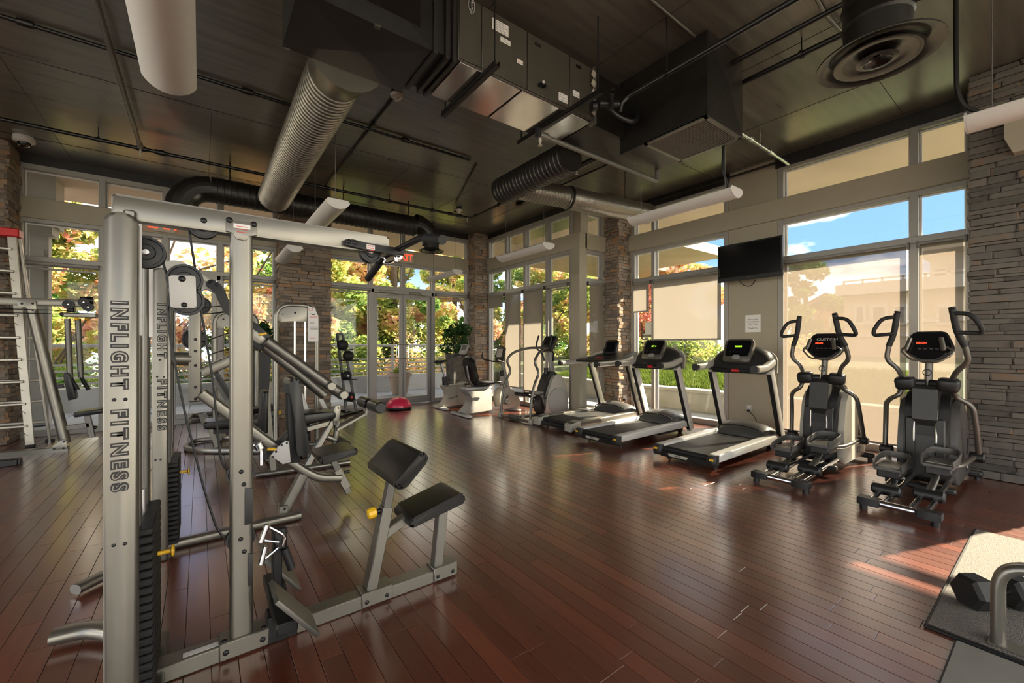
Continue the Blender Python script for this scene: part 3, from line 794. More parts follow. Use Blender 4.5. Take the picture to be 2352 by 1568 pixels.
# terracotta pots on the terrace
def pot(px, py, label, s=1.0, seed=1):
    p = at(px, py, z=0); p.z = 0
    t = thing('flower_pot', label, 'pot', p)
    obj('pot', MB().lathe([(.0, 0), (.19*s, 0), (.20*s, .02), (.285*s, .48*s), (.33*s, .49*s), (.335*s, .60*s), (.30*s, .60*s), (.28*s, .54*s), (0, .53*s)], seg=24), M['terracotta'], t)
    obj('soil', MB().lathe([(0, .52*s), (.28*s, .52*s), (.27*s, .56*s), (0, .565*s)], seg=16), M['soil'], t)
    rr = random.Random(seed)
    link('leaves', foliage_mesh('leaves', [(rr.uniform(-.12, .12), rr.uniform(-.12, .12), .66*s, .11) for _ in range(6)], 260, .05, M['leafbright'], seed), None, t)
pot(918, 905, 'terracotta pot with a low green plant outside the double door', 1.0, 2)
pot(632, 936, 'terracotta pot with a low plant outside, seen past the press machine', .95, 5)

# porch pier at the left end of the terrace
pp = thing('porch_pier', 'white moulded porch pier beside a grey wall outside the left window', 'pillar', (-2.15, 10.4, 0), world=True)
obj('shaft', W(pp).b2((-2.28, 10.30, 0), (-2.06, 10.52, 3.45), .01).b2((-2.23, 10.28, .3), (-2.11, 10.30, 2.95)), M['outwhite'], pp)
obj('capital', W(pp).b2((-2.40, 10.2, 3.2), (-2.0, 10.62, 3.34)).b2((-2.46, 10.15, 3.34), (-1.95, 10.7, 4.16)), M['outwhite'], pp)
obj('side_wall', W(pp).b2((-4.5, 10.36, 0), (-2.28, 10.5, 4.16)), M['outgrey'], pp)

# buildings across the lawn
def house(name, label, base): return thing(name, label, 'building', base, world=True)
h1 = house('orange_house', 'orange house with dark pitched roof seen through the shade', (31, 8.6, 0))
hx = 31.0
ya, yb = at(1826, 700, x=hx).y, at(1942, 700, x=hx).y
zt = at(1880, 712, x=hx).z; zr = at(1880, 684, x=hx).z
obj('wall', W(h1).b2((hx, yb-1.5, -.3), (hx+5, ya, zt)), M['orangehouse'], h1)
rf = W(h1)
for s in (0,):
    ym = at(1900, 700, x=hx).y
    rf.prism([(hx-.4, ya+.4, zt-.15), (hx-.4, ym, zr+.25), (hx-.4, yb-1.9, zt-.15), (hx-.4, yb-1.9, zt-.45), (hx-.4, ym, zr-.05), (hx-.4, ya+.4, zt-.45)], (5.8, 0, 0))
obj('roof', rf, M['roof'], h1)
for px in (1845, 1905):
    a = at(px, 728, x=hx); b = at(px+26, 752, x=hx)
    w = obj('window', W(h1).b2((hx-.06, b.y, b.z), (hx, a.y, a.z)), M['housewhite'], h1)
    obj('pane', W(h1).b2((hx-.08, b.y+.12, b.z+.1), (hx-.05, a.y-.12, a.z-.1)), M['houseglass'], w)
h2 = house('terraced_building', 'cream building with balconies and roof terrace seen through the shade', (22, 3.4, 0))
hx = 22.0
y0, y1 = at(2300, 700, x=hx).y - 6, at(1938, 700, x=hx).y
z1 = at(1940, 680, x=hx).z
obj('wall', W(h2).b2((hx, y0, -.3), (hx+8, y1, z1)), M['housecream'], h2)
obj('cornice', W(h2).b2((hx-.35, y0, z1), (hx+8, y1+.2, z1+.45)), M['housewhite'], h2)
zr2 = at(1940, 645, x=hx).z
rl = W(h2); rl.b2((hx, y0, zr2-.06), (hx+.06, y1, zr2))
n = 7
for k in range(n+1):
    yy = y1 + (y0+6-y1)*k/n; rl.b2((hx, yy-.04, z1+.4), (hx+.06, yy+.04, zr2))
obj('roof_railing', rl, M['housewhite'], h2)
yu = at(2118, 640, x=hx).y
zu = at(2118, 575, x=hx).z
obj('upper_storey', W(h2).b2((hx+1.5, y0, z1), (hx+8, yu, zu)), M['housewhite'], h2)
obj('upper_roof', W(h2).b2((hx+.2, y0, zu), (hx+8, yu+.3, zu+.5)), M['housecream'], h2)
for (p0, p1, q0, q1) in ((1962, 1990, 700, 745), (2000, 2040, 700, 745), (2050, 2085, 700, 745), (2150, 2200, 700, 745), (2140, 2180, 615, 650), (2198, 2216, 612, 648)):
    xx = hx if q0 > 690 else hx+1.5
    a = at(p0, q0, x=xx); b = at(p1, q1, x=xx)
    w = obj('window', W(h2).b2((xx-.07, b.y, b.z), (xx, a.y, a.z)), M['housewhite'], h2)
    obj('pane', W(h2).b2((xx-.09, b.y+.1, b.z+.1), (xx-.05, a.y-.1, a.z-.1)), M['houseglass'], w)
for z in (at(2000, 740, x=hx).z, at(2000, 770, x=hx).z):
    obj('string_course', W(h2).b2((hx-.06, y0, z-.06), (hx, y1, z+.06)), M['housewhite'], h2)
h3 = house('louvred_building', 'white building with horizontal louvres beyond the lawn', (13.5, 6.5, .7))
hx = 13.5
a = at(1478, 740, x=hx); b = at(1645, 835, x=hx)
obj('wall', W(h3).b2((hx+.1, b.y, .4), (hx+.6, a.y, a.z)), M['outwhite'], h3)
for (p0, p1) in ((1478, 1512), (1556, 1592)):
    ya, yb = at(p0, 780, x=hx).y, at(p1, 780, x=hx).y
    zt_, zb_ = at(p0, 770, x=hx).z, at(p0, 828, x=hx).z
    for k in range(8):
        z = zb_ + (zt_-zb_)*k/7
        obj('louvre', W(h3).box((hx, (ya+yb)/2, z), (.16, abs(yb-ya), .03), rot=(0, 35, 0)), M['outgrey'], h3)
# ------------------------------------------------------------------ pendant lights
def pendant_proto():
    t = thing('pendant_light', None, 'light')
    # a shallow curved trough, open at the top, 1.22 m long (along y), hung from two wires
    n = 12; w = .125; dz = .075
    arc = [(w*math.sin(a), dz*(1-math.cos(a))/(1-math.cos(1.1))) for a in [(-1.1 + 2.2*k/n) for k in range(n+1)]]
    arc = [(p[0]/math.sin(1.1), p[1]) for p in arc]
    th = .004
    ring = arc + [(x*.96, z+th) for x, z in reversed(arc)]
    obj('shade', MB().prism([(x, -.61, z) for x, z in ring], (0, 1.22, 0)), M['fixture'], t, 60)
    for s in (-1, 1):
        cap = [(x, z) for x, z in arc] + [(.10, dz+.028), (-.10, dz+.028)]
        obj('end_cap', MB().xz(cap, s*.612-.005, s*.612+.005), M['fixture'], t)
        obj('hanger_wire', MB().cyl((0, s*.5, dz+.02), (0, s*.5, ZC-2.8), .0035, 6), M['framedark'], t)
        obj('ceiling_cup', MB().cyl((0, s*.5, ZC-2.8-.02), (0, s*.5, ZC-2.8), .03, 12), M['blackmetal'], t)
    obj('lamp_tray', MB().box((0, 0, dz+.012), (.17, 1.2, .012)), M['fixture'], t)
    return t
pl = pendant_proto()
spots = [(-.145, 2.50, 'trough-shaped white pendant light beside the grey sprinkler pipe'), (1.17, 5.28, 'white pendant light hanging in front of the round black cross duct'),
         (1.17, 7.86, 'white pendant light hanging in front of the wide stone pier'), (4.23, 8.15, 'white pendant light near the corner stone pier'),
         (4.23, 5.35, 'white pendant light in front of the projecting window bay'), (4.23, 2.58, 'white pendant light near the television under the foil duct end'),
         (4.20, -.19, 'white pendant light in front of the grey stone pier')]
for k, (x, y, lb) in enumerate(spots):
    o = pl if k == 0 else copy_tree(pl)
    o.location = (x, y, 2.80); tag(o, lb, group='pendant lights')
    if k in (5, 6):                                      # the two with a power cord
        obj('power_cord', MB().tube([(.02, -.5, .09), (.03, -.52, .16), (-.01, -.48, .3), (0, -.49, .8), (.01, -.5, ZC-2.8)], .012, 7, .08) if k == 5 else
            MB().tube([(.02, .50, .09), (.0, .62, .16), (-.02, .66, .3), (-.01, .665, .9), (0, .66, ZC-2.8)], .014, 7, .1), M['blackmetal'], o)

# ------------------------------------------------------------------ ducts
def duct(mb, a, b, r, seg=28, ribs=0, pitch=.045, rib=.006):
    a, b = V(a), V(b); L = (b-a).length; prof = []
    n = max(1, int(L/pitch))
    for k in range(n):
        h = k*L/n
        prof += [(r, h), (r, h+L/n*.62), (r+rib, h+L/n*.72), (r+rib, h+L/n*.9)]
    prof.append((r, L))
    return mb.lathe(prof if ribs else [(r, 0), (r, L)], a, b-a, seg)
def elbow(mb, c, r, a0, a1, R0, plane, seg=24, n=5):
    """segmented bend: centre line turns about c in the plane spanned by two directions"""
    u, v = V(plane[0]), V(plane[1])
    pts = [V(c) + u*R0*math.cos(math.radians(a0+(a1-a0)*k/n)) + v*R0*math.sin(math.radians(a0+(a1-a0)*k/n)) for k in range(n+1)]
    return mb.sweep(pts, circ(r, seg), cap=False)
def diffuser(parent, c, r, m, org):
    c = V(c)
    f = obj('diffuser', MB(org).lathe([(.36*r, .20*r), (.55*r, .16*r), (.80*r, .05*r), (1.0*r, -.02*r), (1.0*r, -.05*r), (.84*r, -.02*r), (.66*r, .08*r), (.5*r, .12*r)], c, (0, 0, 1), 36), m, parent)
    obj('cone_ring', MB(org).lathe([(.30*r, .06*r), (.62*r, -.02*r), (.72*r, -.07*r), (.66*r, -.085*r), (.50*r, -.04*r), (.32*r, .0)], c, (0, 0, 1), 32), m, f)
    obj('cone_ring', MB(org).lathe([(.10*r, .02*r), (.26*r, -.04*r), (.34*r, -.10*r), (.25*r, -.115*r), (.2*r, -.06*r), (.05*r, -.0*r)], c, (0, 0, 1), 28), m, f)
XD, ZD = .92, 3.65
d1_ = thing('spiral_duct', 'large ribbed steel duct running from the air handler to the black cross duct', 'duct', (XD, 5.4, ZD), world=True)
obj('duct_pipe', duct(W(d1_), (XD, 3.72, ZD), (XD, 7.42, ZD), .215, ribs=1, pitch=.058, rib=.009), M['ductsteel'], d1_, 20)
obj('collar', W(d1_).lathe([(.30, 0), (.26, .10), (.222, .26), (.222, .32)], (XD, 3.40, ZD), (0, 1, 0), 28), M['ductsteel'], d1_)
obj('hanger_rod', W(d1_).cyl((XD+.20, 7.5, ZD), (XD+.20, 7.5, ZC), .008, 8), M['pipeblack'], d1_)
d2_ = thing('cross_duct', 'round black duct with bent ends and ceiling diffusers along the back windows', 'duct', (1.8, 7.62, ZD), world=True)
yq, rq = 7.62, .185; xl, xr_ = .12, 3.32
for x0, x1 in ((xl, XD), (XD, xr_)):
    obj('duct_pipe', duct(W(d2_), (x0, yq, ZD), (x1, yq, ZD), rq, ribs=1, pitch=.08, rib=.006), M['ductblack'], d2_, 20)
obj('elbow', elbow(W(d2_), (xl, yq, ZD-.36), rq, 90, 180, .36, ((1, 0, 0), (0, 0, 1))), M['ductblack'], d2_, 15)
obj('elbow', elbow(W(d2_), (xr_, yq, ZD-.30), rq, 90, 0, .36, ((1, 0, 0), (0, 0, 1))), M['ductblack'], d2_, 15)
obj('drop', W(d2_).cyl((xl-.36, yq, ZD-.36), (xl-.36, yq, ZD-.40), rq, 24), M['ductblack'], d2_)
obj('drop', W(d2_).cyl((xr_+.36, yq, ZD-.30), (xr_+.36, yq, ZD-.42), rq*.8, 24), M['ductblack'], d2_)
diffuser(d2_, (xl-.36, yq, ZD-.44), .27, M['glossblack'], d2_.location); diffuser(d2_, (xr_+.36, yq, ZD-.42), .25, M['glossblack'], d2_.location)
for x in (.35, 2.0, 3.2): obj('hanger_rod', W(d2_).cyl((x, yq, ZD+.1), (x, yq, ZC), .010, 8), M['pipeblack'], d2_)
ZE, XE = 3.45, 3.30
d3_ = thing('spiral_duct', 'short dark ribbed duct leaving the air handler towards the windows', 'duct', (XE, 4.0, ZE), world=True)
obj('duct_pipe', duct(W(d3_), (XE, 3.32, ZE), (XE, 4.62, ZE), .17, ribs=1, pitch=.065, rib=.008), M['ductdark'], d3_, 20)
obj('end_cap', W(d3_).lathe([(.178, 0), (.178, .05), (.0, .055)], (XE, 4.60, ZE), (0, 1, 0), 28), M['ductdark'], d3_)
d4_ = thing('foil_duct', 'silver foil-wrapped duct running to the right-hand windows', 'duct', (4.4, 4.35, ZE), world=True)
pa, pb = V((XE+.05, 4.42, ZE)), V((5.70, 4.02, ZE-.02)); pm_ = pa.lerp(pb, .34)
obj('ribbed_pipe', duct(W(d4_), pa, pm_, .145, ribs=1, pitch=.05, rib=.005), M['ductsteel'], d4_, 30)
obj('foil_wrap', W(d4_).lathe([(.13, 0), (.158, .02), (.15, .05), (.16, .12), (.152, .5), (.163, .75), (.153, 1.1), (.158, (pb-pm_).length), (0, (pb-pm_).length+.01)], pm_, pb-pm_, 26), M['foil'], d4_, 50)
obj('strap', W(d4_).lathe([(.157, 0), (.167, .004), (.167, .03), (.157, .034)], pm_ + (pb-pm_)*.02, pb-pm_, 26), M['ductdark'], d4_)
for s in (.3, .8): q = pa.lerp(pb, s); obj('hanger_rod', W(d4_).cyl(q, (q.x, q.y, ZC), .006, 6), M['pipeblack'], d4_)
# big round diffuser by the right wall
cq = V((3.56, .76, 3.25))
d5_ = thing('drop_diffuser', 'large round black ceiling diffuser on a thick vertical duct', 'diffuser', cq, world=True)
obj('vertical_duct', W(d5_).lathe([(.175, .06), (.178, .2), (.188, .215), (.178, .24), (.180, .33), (.19, .345), (.18, .37), (.18, ZC-cq.z)], cq, (0, 0, 1), 32), M['ductblack'], d5_, 30)
diffuser(d5_, cq, .325, M['glossblack'], d5_.location)

# ------------------------------------------------------------------ air handler with its plenums
ah = thing('air_handler', 'long grey-brown air handler with shiny underside hung below the ceiling', 'air handler', (2.3, 3.03, 3.5), world=True)
x0, x1, ya, yb, z0, z1 = 1.56, 3.02, 2.77, 3.29, 3.50, 4.02
obj('casing', W(ah).b2((x0, ya, z0+.012), (x1, yb, z1), .006), M['ahu'], ah)
xs = [x0, x0+.20, x0+.66, x0+1.16, x1]
for k, (a, b) in enumerate(zip(xs, xs[1:])):
    obj('panel', W(ah).b2((a+.004, ya-.014, z0+.02), (b-.004, ya, z1-.01), .003), M['ahu'], ah)
for a, b in ((x0+.02, x0+.60), (x0+.62, x0+1.10), (x0+1.12, x1)):
    obj('bottom_panel', W(ah).b2((a, ya+.005, z0-.004), (b, yb-.005, z0+.012), .003), M['galv'], ah)
yf = ya - .0145
def label(name, a, z, w, h, m='paper', lines=0, lm='ink'):
    o = obj(name, W(ah).b2((a, yf-.0012, z), (a+w, yf, z+h)), M[m], ah)
    for k in range(lines):
        zz = z + h*(k+.7)/(lines+.4)
        obj('print_line', W(ah).b2((a+.008, yf-.0016, zz-.0012), (a+w-.008-.02*((k*7) % 3), yf-.0012, zz+.0012)), M[lm], o)
    return o
label('rating_sticker', x0+.30, z0+.37, .16, .09, lines=6); label('sticker', x0+.38, z0+.305, .10, .04, lines=2); label('warning_sticker', x0+.55, z0+.20, .06, .035, lines=2, lm='paperred')
label('certificate_sticker', x0+1.20, z0+.16, .085, .055, lines=2); label('notice_sticker', x0+1.02, z0+.055, .11, .075, lines=3)
o = obj('badge', W(ah).lathe([(.062, 0), (.062, .004), (.055, .006)], (x0+.105, yf, z0+.455), (0, -1, 0), 24), M['black'], ah)
for v in o.data.vertices: v.co.x = (v.co.x - (x0+.105-ah.location.x))*.42 + (x0+.105-ah.location.x)
obj('badge_rim', W(ah).sweep([(x0+.105 + .0265*math.cos(q*math.pi/12), yf-.006, z0+.455 + .064*math.sin(q*math.pi/12)) for q in range(24)], circ(.0022, 6), closed=True), M['whiteplastic'], o)
text('badge_lettering', 'Carrier', .036, M['paper'], o, frame((x0+.107, yf-.0075, z0+.455), (0, 0, 1), (-1, 0, 0)), ah.location)
for (a, z) in ((x0+.74, z0+.43), (x0+1.24, z0+.44)):
    obj('hand_slot', W(ah).xz(rpoly([(a, z), (a+.07, z), (a+.07, z+.028), (a, z+.028)], .013), yf-.002, yf+.01), M['blackmetal'], ah)
obj('gauge', W(ah).cyl((x0+.79, yf, z0+.10), (x0+.79, yf-.05, z0+.095), .018, 14).ball((x0+.79, yf-.05, z0+.095), .018, 10).cyl((x0+.83, yf, z0+.10), (x0+.83, yf-.04, z0+.10), .012, 10), M['blackmetal'], ah)
obj('gauge_cap', W(ah).cyl((x0+.785, yf-.055, z0+.097), (x0+.785, yf-.068, z0+.096), .012, 12), M['whiteplastic'], ah)
obj('end_flange', W(ah).b2((x1, ya-.05, z0-.03), (x1+.02, ya+.03, z1)), M['pipegrey'], ah)
for k in range(5): obj('flange_bracket', W(ah).box((x1-.012, ya-.045, z0+.08+.09*k), (.05, .01, .055), rot=(0, 25, 0)), M['cream'], ah)
for xx, y0_, y1_ in ((1.79, 2.58, 3.46), (2.68, 2.34, 3.47)):
    s = obj('support_strut', W(ah).b2((xx-.022, y0_, z0-.05), (xx+.022, y1_, z0-.044)).b2((xx-.022, y0_, z0-.05), (xx-.017, y1_, z0-.008)).b2((xx+.017, y0_, z0-.05), (xx+.022, y1_, z0-.008)), M['pipeblack'], ah)
    for yy in (y0_+.04, y1_-.04): obj('rod', W(ah).cyl((xx, yy, z0-.05), (xx, yy, ZC-.005), .007, 8), M['pipeblack'], s)
# left plenum
pa_ = thing('supply_plenum', 'black sheet-metal plenum with crossed creases between duct and air handler', 'plenum', (1.0, 3.05, 3.5), world=True)
def creased(mb, p, q, r, s, h=.012, n=None):
    """four-sided panel with crossed creases: the middle stands proud"""
    p, q, r, s = map(V, (p, q, r, s)); c = (p+q+r+s)/4; nn = (q-p).cross(s-p).normalized()*h if n is None else V(n)*h
    bm = mb.bm; vs = [bm.verts.new(a) for a in (p, q, r, s)]; cc = bm.verts.new(c+nn)
    for k in range(4): mb.face((vs[k], vs[(k+1) % 4], cc))
    return mb
px0, px1, py0, py1 = .47, 1.36, 2.79, 3.40
obj('body', W(pa_).b2((px0, py0, z0+.002), (px1, py1, z1)), M['ductblack'], pa_)
obj('creased_bottom', creased(W(pa_), (px0, py0, z0), (px1, py0, z0), (px1, py1, z0), (px0, py1, z0), .016, (0, 0, -1)), M['ductdark'], pa_, 1)
obj('creased_side', creased(W(pa_), (px0, py0-.001, z0), (px1, py0-.001, z0), (px1, py0-.001, z1), (px0, py0-.001, z1), .02, (0, -1, 0)), M['ductblack'], pa_, 1)
obj('front_transition', W(pa_).loft([[(px0+.1, py0, z0+.12), (px1-.1, py0, z0+.12), (px1-.1, py0, z1), (px0+.1, py0, z1)], [(px0+.3, py0-.45, z0+.3), (px1-.3, py0-.45, z0+.3), (px1-.3, py0-.45, z1), (px0+.3, py0-.45, z1)]]), M['ductblack'], pa_, 5)
for a, b in ((px1, px1+.05), (px1+.10, px1+.14), (px1+.16, x0)):
    obj('flange', W(pa_).b2((a, py0-.015, z0-.02), (a+.03, yb+.02, z1)), M['ductdark'], pa_)
obj('flexible_joint', W(pa_).b2((px1, py0+.01, z0+.015), (x0, yb-.01, z1-.01)), M['black'], pa_)
for (a, b) in ((px0, py1), (px0+.45, py0)): obj('corner_clip', W(pa_).box((a+.03, b, z0-.01), (.04, .03, .012)), M['silver_dark'], pa_)
# return-air box with grille
rb = thing('return_air_box', 'black return-air box with square grille underneath', 'air duct', (3.9, 2.2, 3.35), world=True)
bx0, bx1, by0, by1, bz = 3.55, 4.20, 1.90, 2.55, 3.36
obj('body', W(rb).b2((bx0, by0, bz), (bx1, by1+.3, ZC-.01)), M['ductblack'], rb)
obj('creased_side', creased(W(rb), (bx0, by0-.001, bz), (bx1, by0-.001, bz), (bx1, by0-.001, ZC-.02), (bx0, by0-.001, ZC-.02), .03, (0, -1, 0)), M['ductblack'], rb, 1)
obj('connector', W(rb).b2((x1+.02, ya+.02, z0), (bx1, yb, z1)).b2((x1+.02, by1+.25, z0+.1), (bx0, yb, z1)), M['ductblack'], rb)
obj('connector_bottom', creased(W(rb), (x1+.06, ya+.06, z0-.001), (bx1-.02, ya+.06, z0-.001), (bx1-.02, yb, z0-.001), (x1+.06, yb, z0-.001), .012, (0, 0, -1)), M['ductdark'], rb, 1)
gf = obj('grille_frame', W(rb).b2((bx0, by0, bz-.012), (bx1, by0+.035, bz+.01)).b2((bx0, by1-.035, bz-.012), (bx1, by1, bz+.01)).b2((bx0, by0, bz-.012), (bx0+.035, by1, bz+.01)).b2((bx1-.035, by0, bz-.012), (bx1, by1, bz+.01)), M['pipegrey'], rb)
mb = W(rb)
for k in range(30):
    a = by0 + .04 + (by1-by0-.08)*k/29; mb.b2((bx0+.03, a-.003, bz-.008), (bx1-.03, a+.003, bz+.006))
    a = bx0 + .04 + (bx1-bx0-.08)*k/29; mb.b2((a-.003, by0+.03, bz-.006), (a+.003, by1-.03, bz+.004))
o = obj('grille_cells', mb, M['grille'], gf); o['kind'] = 'stuff'
obj('grille_back', W(rb).b2((bx0+.03, by0+.03, bz+.008), (bx1-.03, by1-.03, bz+.012)), M['ductdark'], gf)
hs = obj('hose', W(rb).tube([(3.05, 2.62, 3.62), (3.15, 2.55, 3.50), (3.32, 2.5, 3.48), (3.45, 2.55, 3.58), (3.5, 2.6, 3.7)], .022, 8, .08), M['black'], rb)
obj('valve', W(rb).cyl((2.92, 2.58, 3.56), (3.1, 2.50, 3.58), .03, 10).cyl((2.9, 2.6, 3.54), (2.86, 2.62, 3.53), .045, 10).cyl((3.0, 2.5, 3.5), (3.0, 2.5, 3.64), .02, 8).bar((2.96, 2.45, 3.64), (3.06, 2.55, 3.64), .03, .012), M['blackmetal'], rb)

# ------------------------------------------------------------------ sprinkler pipes and conduits
def pipe(label, pts, r, m, hang=(), cat='pipe', name='sprinkler_pipe', heads=(), f=0, collars=()):
    pts = [V(p) for p in pts]; c = sum(pts, V((0, 0, 0)))/len(pts)
    t = thing(name, label, cat, c, world=True)
    obj('pipe', W(t).tube(pts, r, 12, f), M[m], t)
    for h in hang:
        h = V(h); hg = obj('hanger', W(t).cyl(h, (h.x, h.y, ZC), .006, 6).lathe([(r+.004, -.012), (r+.012, -.012), (r+.012, .012), (r+.004, .012)], h, (pts[1]-pts[0]), 12), M[m], t)
    for h in heads:
        h = V(h); hd = obj('sprinkler_head', W(t).cyl(h, h-V((0, 0, .05)), .014, 8).cyl(h-V((0, 0, .05)), h-V((0, 0, .075)), .006, 6).cyl(h-V((0, 0, .075)), h-V((0, 0, .079)), .02, 10), M['cream'], t)
    for h in collars:
        h = V(h); d = (pts[1]-pts[0]).normalized(); obj('coupling', W(t).cyl(h-d*.05, h+d*.05, r+.012, 12, bev=.004), M[m], t)
    return t
ZP = 3.97
A = lambda px, py: at(px, py, z=ZP)
yA = 7.42
pipe('black main sprinkler pipe along the back windows', [(-4.4, yA, ZP), (4.42, yA, ZP)], .024, 'pipeblack', [(x, yA, ZP) for x in (-2.6, -1.05, 2.75, 3.6)], heads=[(4.36, yA-.05, ZP-.02)], collars=[(4.0, yA, ZP), (4.2, yA, ZP), (-.64, yA, ZP), (-.45, yA, ZP)])
pipe('grey sprinkler pipe beside the trough pendant', [(-.645, -1.0, ZP+.01), (-.645, yA-.03, ZP+.01)], .024, 'pipegrey', heads=[(-.645, yA-.02, ZP-.02)], collars=[(-.645, 2.25, ZP+.01), (-.645, yA-.1, ZP+.01)])
pipe('thin black conduit crossing above the large steel duct', [(-4.4, 5.33, ZC-.03), (3.2, 5.33, ZC-.03)], .018, 'pipeblack', name='conduit', collars=[(-1.2, 5.33, ZC-.03), (.4, 5.33, ZC-.03), (2.2, 5.33, ZC-.03)])
pipe('thin conduit running from the smoke detector by the air handler', [(1.72, 4.35, ZC-.02), (1.72, 7.75, ZC-.02)], .013, 'pipeblack', name='conduit', collars=[(1.72, 5.2, ZC-.02), (1.72, 6.2, ZC-.02)])
pipe('black sprinkler pipe running along the projecting bay', [(4.46, 3.35, ZP), (4.46, 7.4, ZP)], .022, 'pipeblack', [(4.46, 6.4, ZP), (4.46, 5.2, ZP)], collars=[(4.46, 7.2, ZP)])
pipe('thin black conduit ending in a box near the projecting bay', [(4.95, 3.1, ZC-.03), (4.95, 6.35, ZC-.03)], .015, 'pipeblack', name='conduit', collars=[(4.95, 6.35, ZC-.03)])
pipe('thin conduit to the corner smoke detector', [(3.36, 5.4, ZC-.02), (3.95, 7.1, ZC-.02)], .012, 'pipeblack', name='conduit')
yS = 2.44
pipe('bright steel pipe wrapped with ties between return-air box and window', [(4.212, yS, ZP), (6.82, yS, ZP)], .026, 'steel', collars=[(5.6, yS, ZP), (6.2, yS, ZP)], hang=[(5.9, yS, ZP)])
pipe('long black sprinkler pipe above the return-air box', [(3.17, -1.0, 3.65), (3.17, 2.44, 3.65), (3.14, 2.50, 3.60), (3.14, 2.52, 3.52)], .022, 'pipeblack', hang=[(3.17, 2.05, 3.65), (3.17, .2, 3.65)])
pipe('black pipe between the return-air box and the round diffuser', [(3.96, -1.0, ZP), (3.96, 1.88, ZP)], .022, 'pipeblack', hang=[(3.96, 1.0, ZP)])
pipe('black pipe passing behind the round diffuser', [(4.34, -1.2, ZP), (4.34, 3.0, ZP)], .026, 'pipeblack', hang=[(4.34, 1.45, ZP), (4.34, .1, ZP)])
pipe('thin steel conduit bending down behind the round diffuser', [at(1872, -10, z=ZC-.02), at(1893, 30, z=ZC-.02), at(1903, 42, z=ZC-.05), at(1950, 92, z=ZC-.05)], .014, 'pipegrey', name='conduit', f=.05)
pipe('thin steel conduit above the black pipes', [at(1485, -10, z=ZC-.02), at(1596, 84, z=ZC-.02)], .012, 'pipegrey', name='conduit')
yL, zL = 2.87, 3.25
t = pipe('low horizontal sprinkler pipe with drop, hung under the air handler', [(2.44, yL, zL), (4.245, yL, zL), (4.245, yL, ZC)], .023, 'pipegrey', heads=[(2.46, yL, zL-.02)], f=.03, collars=[(2.5, yL, zL)])
obj('tee', W(t).cyl((2.44, yL, zL-.03), (2.44, yL, zL+.05), .03, 10), M['pipeblack'], t)
pipe('black sprinkler pipe under the short dark duct', [(3.62, 3.3, 3.5), (3.62, 4.3, 3.5)], .018, 'pipeblack', heads=[(3.62, 3.55, 3.48)], hang=[(3.62, 3.9, 3.5)])
# window-head conduit on the right wall
pipe('black conduit along the head of the right-hand windows', [(6.76, 2.5, 4.02), (6.76, 5.2, 4.02)], .016, 'pipeblack', name='conduit', collars=[(6.76, 3.3, 4.02), (6.76, 4.2, 4.02)])

def smoke(label, p, drop=.0):
    t = thing('smoke_detector', label, 'detector', p)
    if drop: obj('mount_box', MB().cyl((0, 0, -.06), (0, 0, 0), .055, 16), M['pipeblack'], t)
    obj('base', MB().lathe([(.065, -drop), (.07, -drop-.012), (.058, -drop-.035), (.04, -drop-.042)], seg=24), M['whiteplastic'], t)
    obj('sensor', MB().lathe([(.034, -drop-.04), (.034, -drop-.06), (.02, -drop-.072), (.0, -drop-.072)], seg=18), M['whiteplastic'], t)
p = at(911, 225, z=ZC-.10); smoke('white smoke detector on a black box under the plenum corner', (p.x, p.y, ZC), .06)
p = at(1055, 485, z=ZC-.08); smoke('white smoke detector near the corner stone pier', (p.x, p.y, ZC), .05)
p = at(55, 326, z=ZC-.07)
t = thing('security_camera', 'white dome security camera on the ceiling above the step ladder', 'camera', (p.x, p.y, ZC))
obj('housing', MB().lathe([(.10, 0), (.105, -.02), (.105, -.065), (.085, -.08), (.06, -.08)], seg=28), M['whiteplastic'], t)
obj('dome', MB().lathe([(.062, -.078), (.06, -.10), (.045, -.125), (.02, -.138), (0, -.14)], seg=24), M['screen'], t)
obj('lens_ring', MB().lathe([(.05, -.118), (.054, -.121), (.048, -.126), (.044, -.122)], seg=24), M['chrome'], t)
t = thing('junction_box', 'small black junction box on the ceiling near the projecting bay', 'box', (4.95, 6.4, ZC))
obj('box', MB().b2((-.05, -.05, -.06), (.05, .05, 0), .004), M['blackmetal'], t); obj('cover', MB().b2((-.055, -.055, -.066), (.055, .055, -.06)), M['blackmetal'], t)

# ------------------------------------------------------------------ exit signs on the back beam
def exit_sign(px0, px1, py0, py1, label):
    y = 9.028; a, b = at(px0, py1, y=y), at(px1, py0, y=y)
    t = thing('exit_sign', label, 'sign', ((a.x+b.x)/2, y, (a.z+b.z)/2), world=True)
    obj('housing', W(t).b2((a.x, y-.05, a.z), (b.x, y, b.z), .008), M['exitplate'], t)
    h = b.z - a.z
    text('lettering', 'EXIT', h*.92, M['exitred'], t, frame(((a.x+b.x)/2, y-.052, (a.z+b.z)/2), (1, 0, 0), (0, 0, 1)), t.location, .002, .003)
exit_sign(350, 403, 507, 531, 'red EXIT sign above the single glass door'); exit_sign(905, 947, 583, 601, 'red EXIT sign above the double glass door')

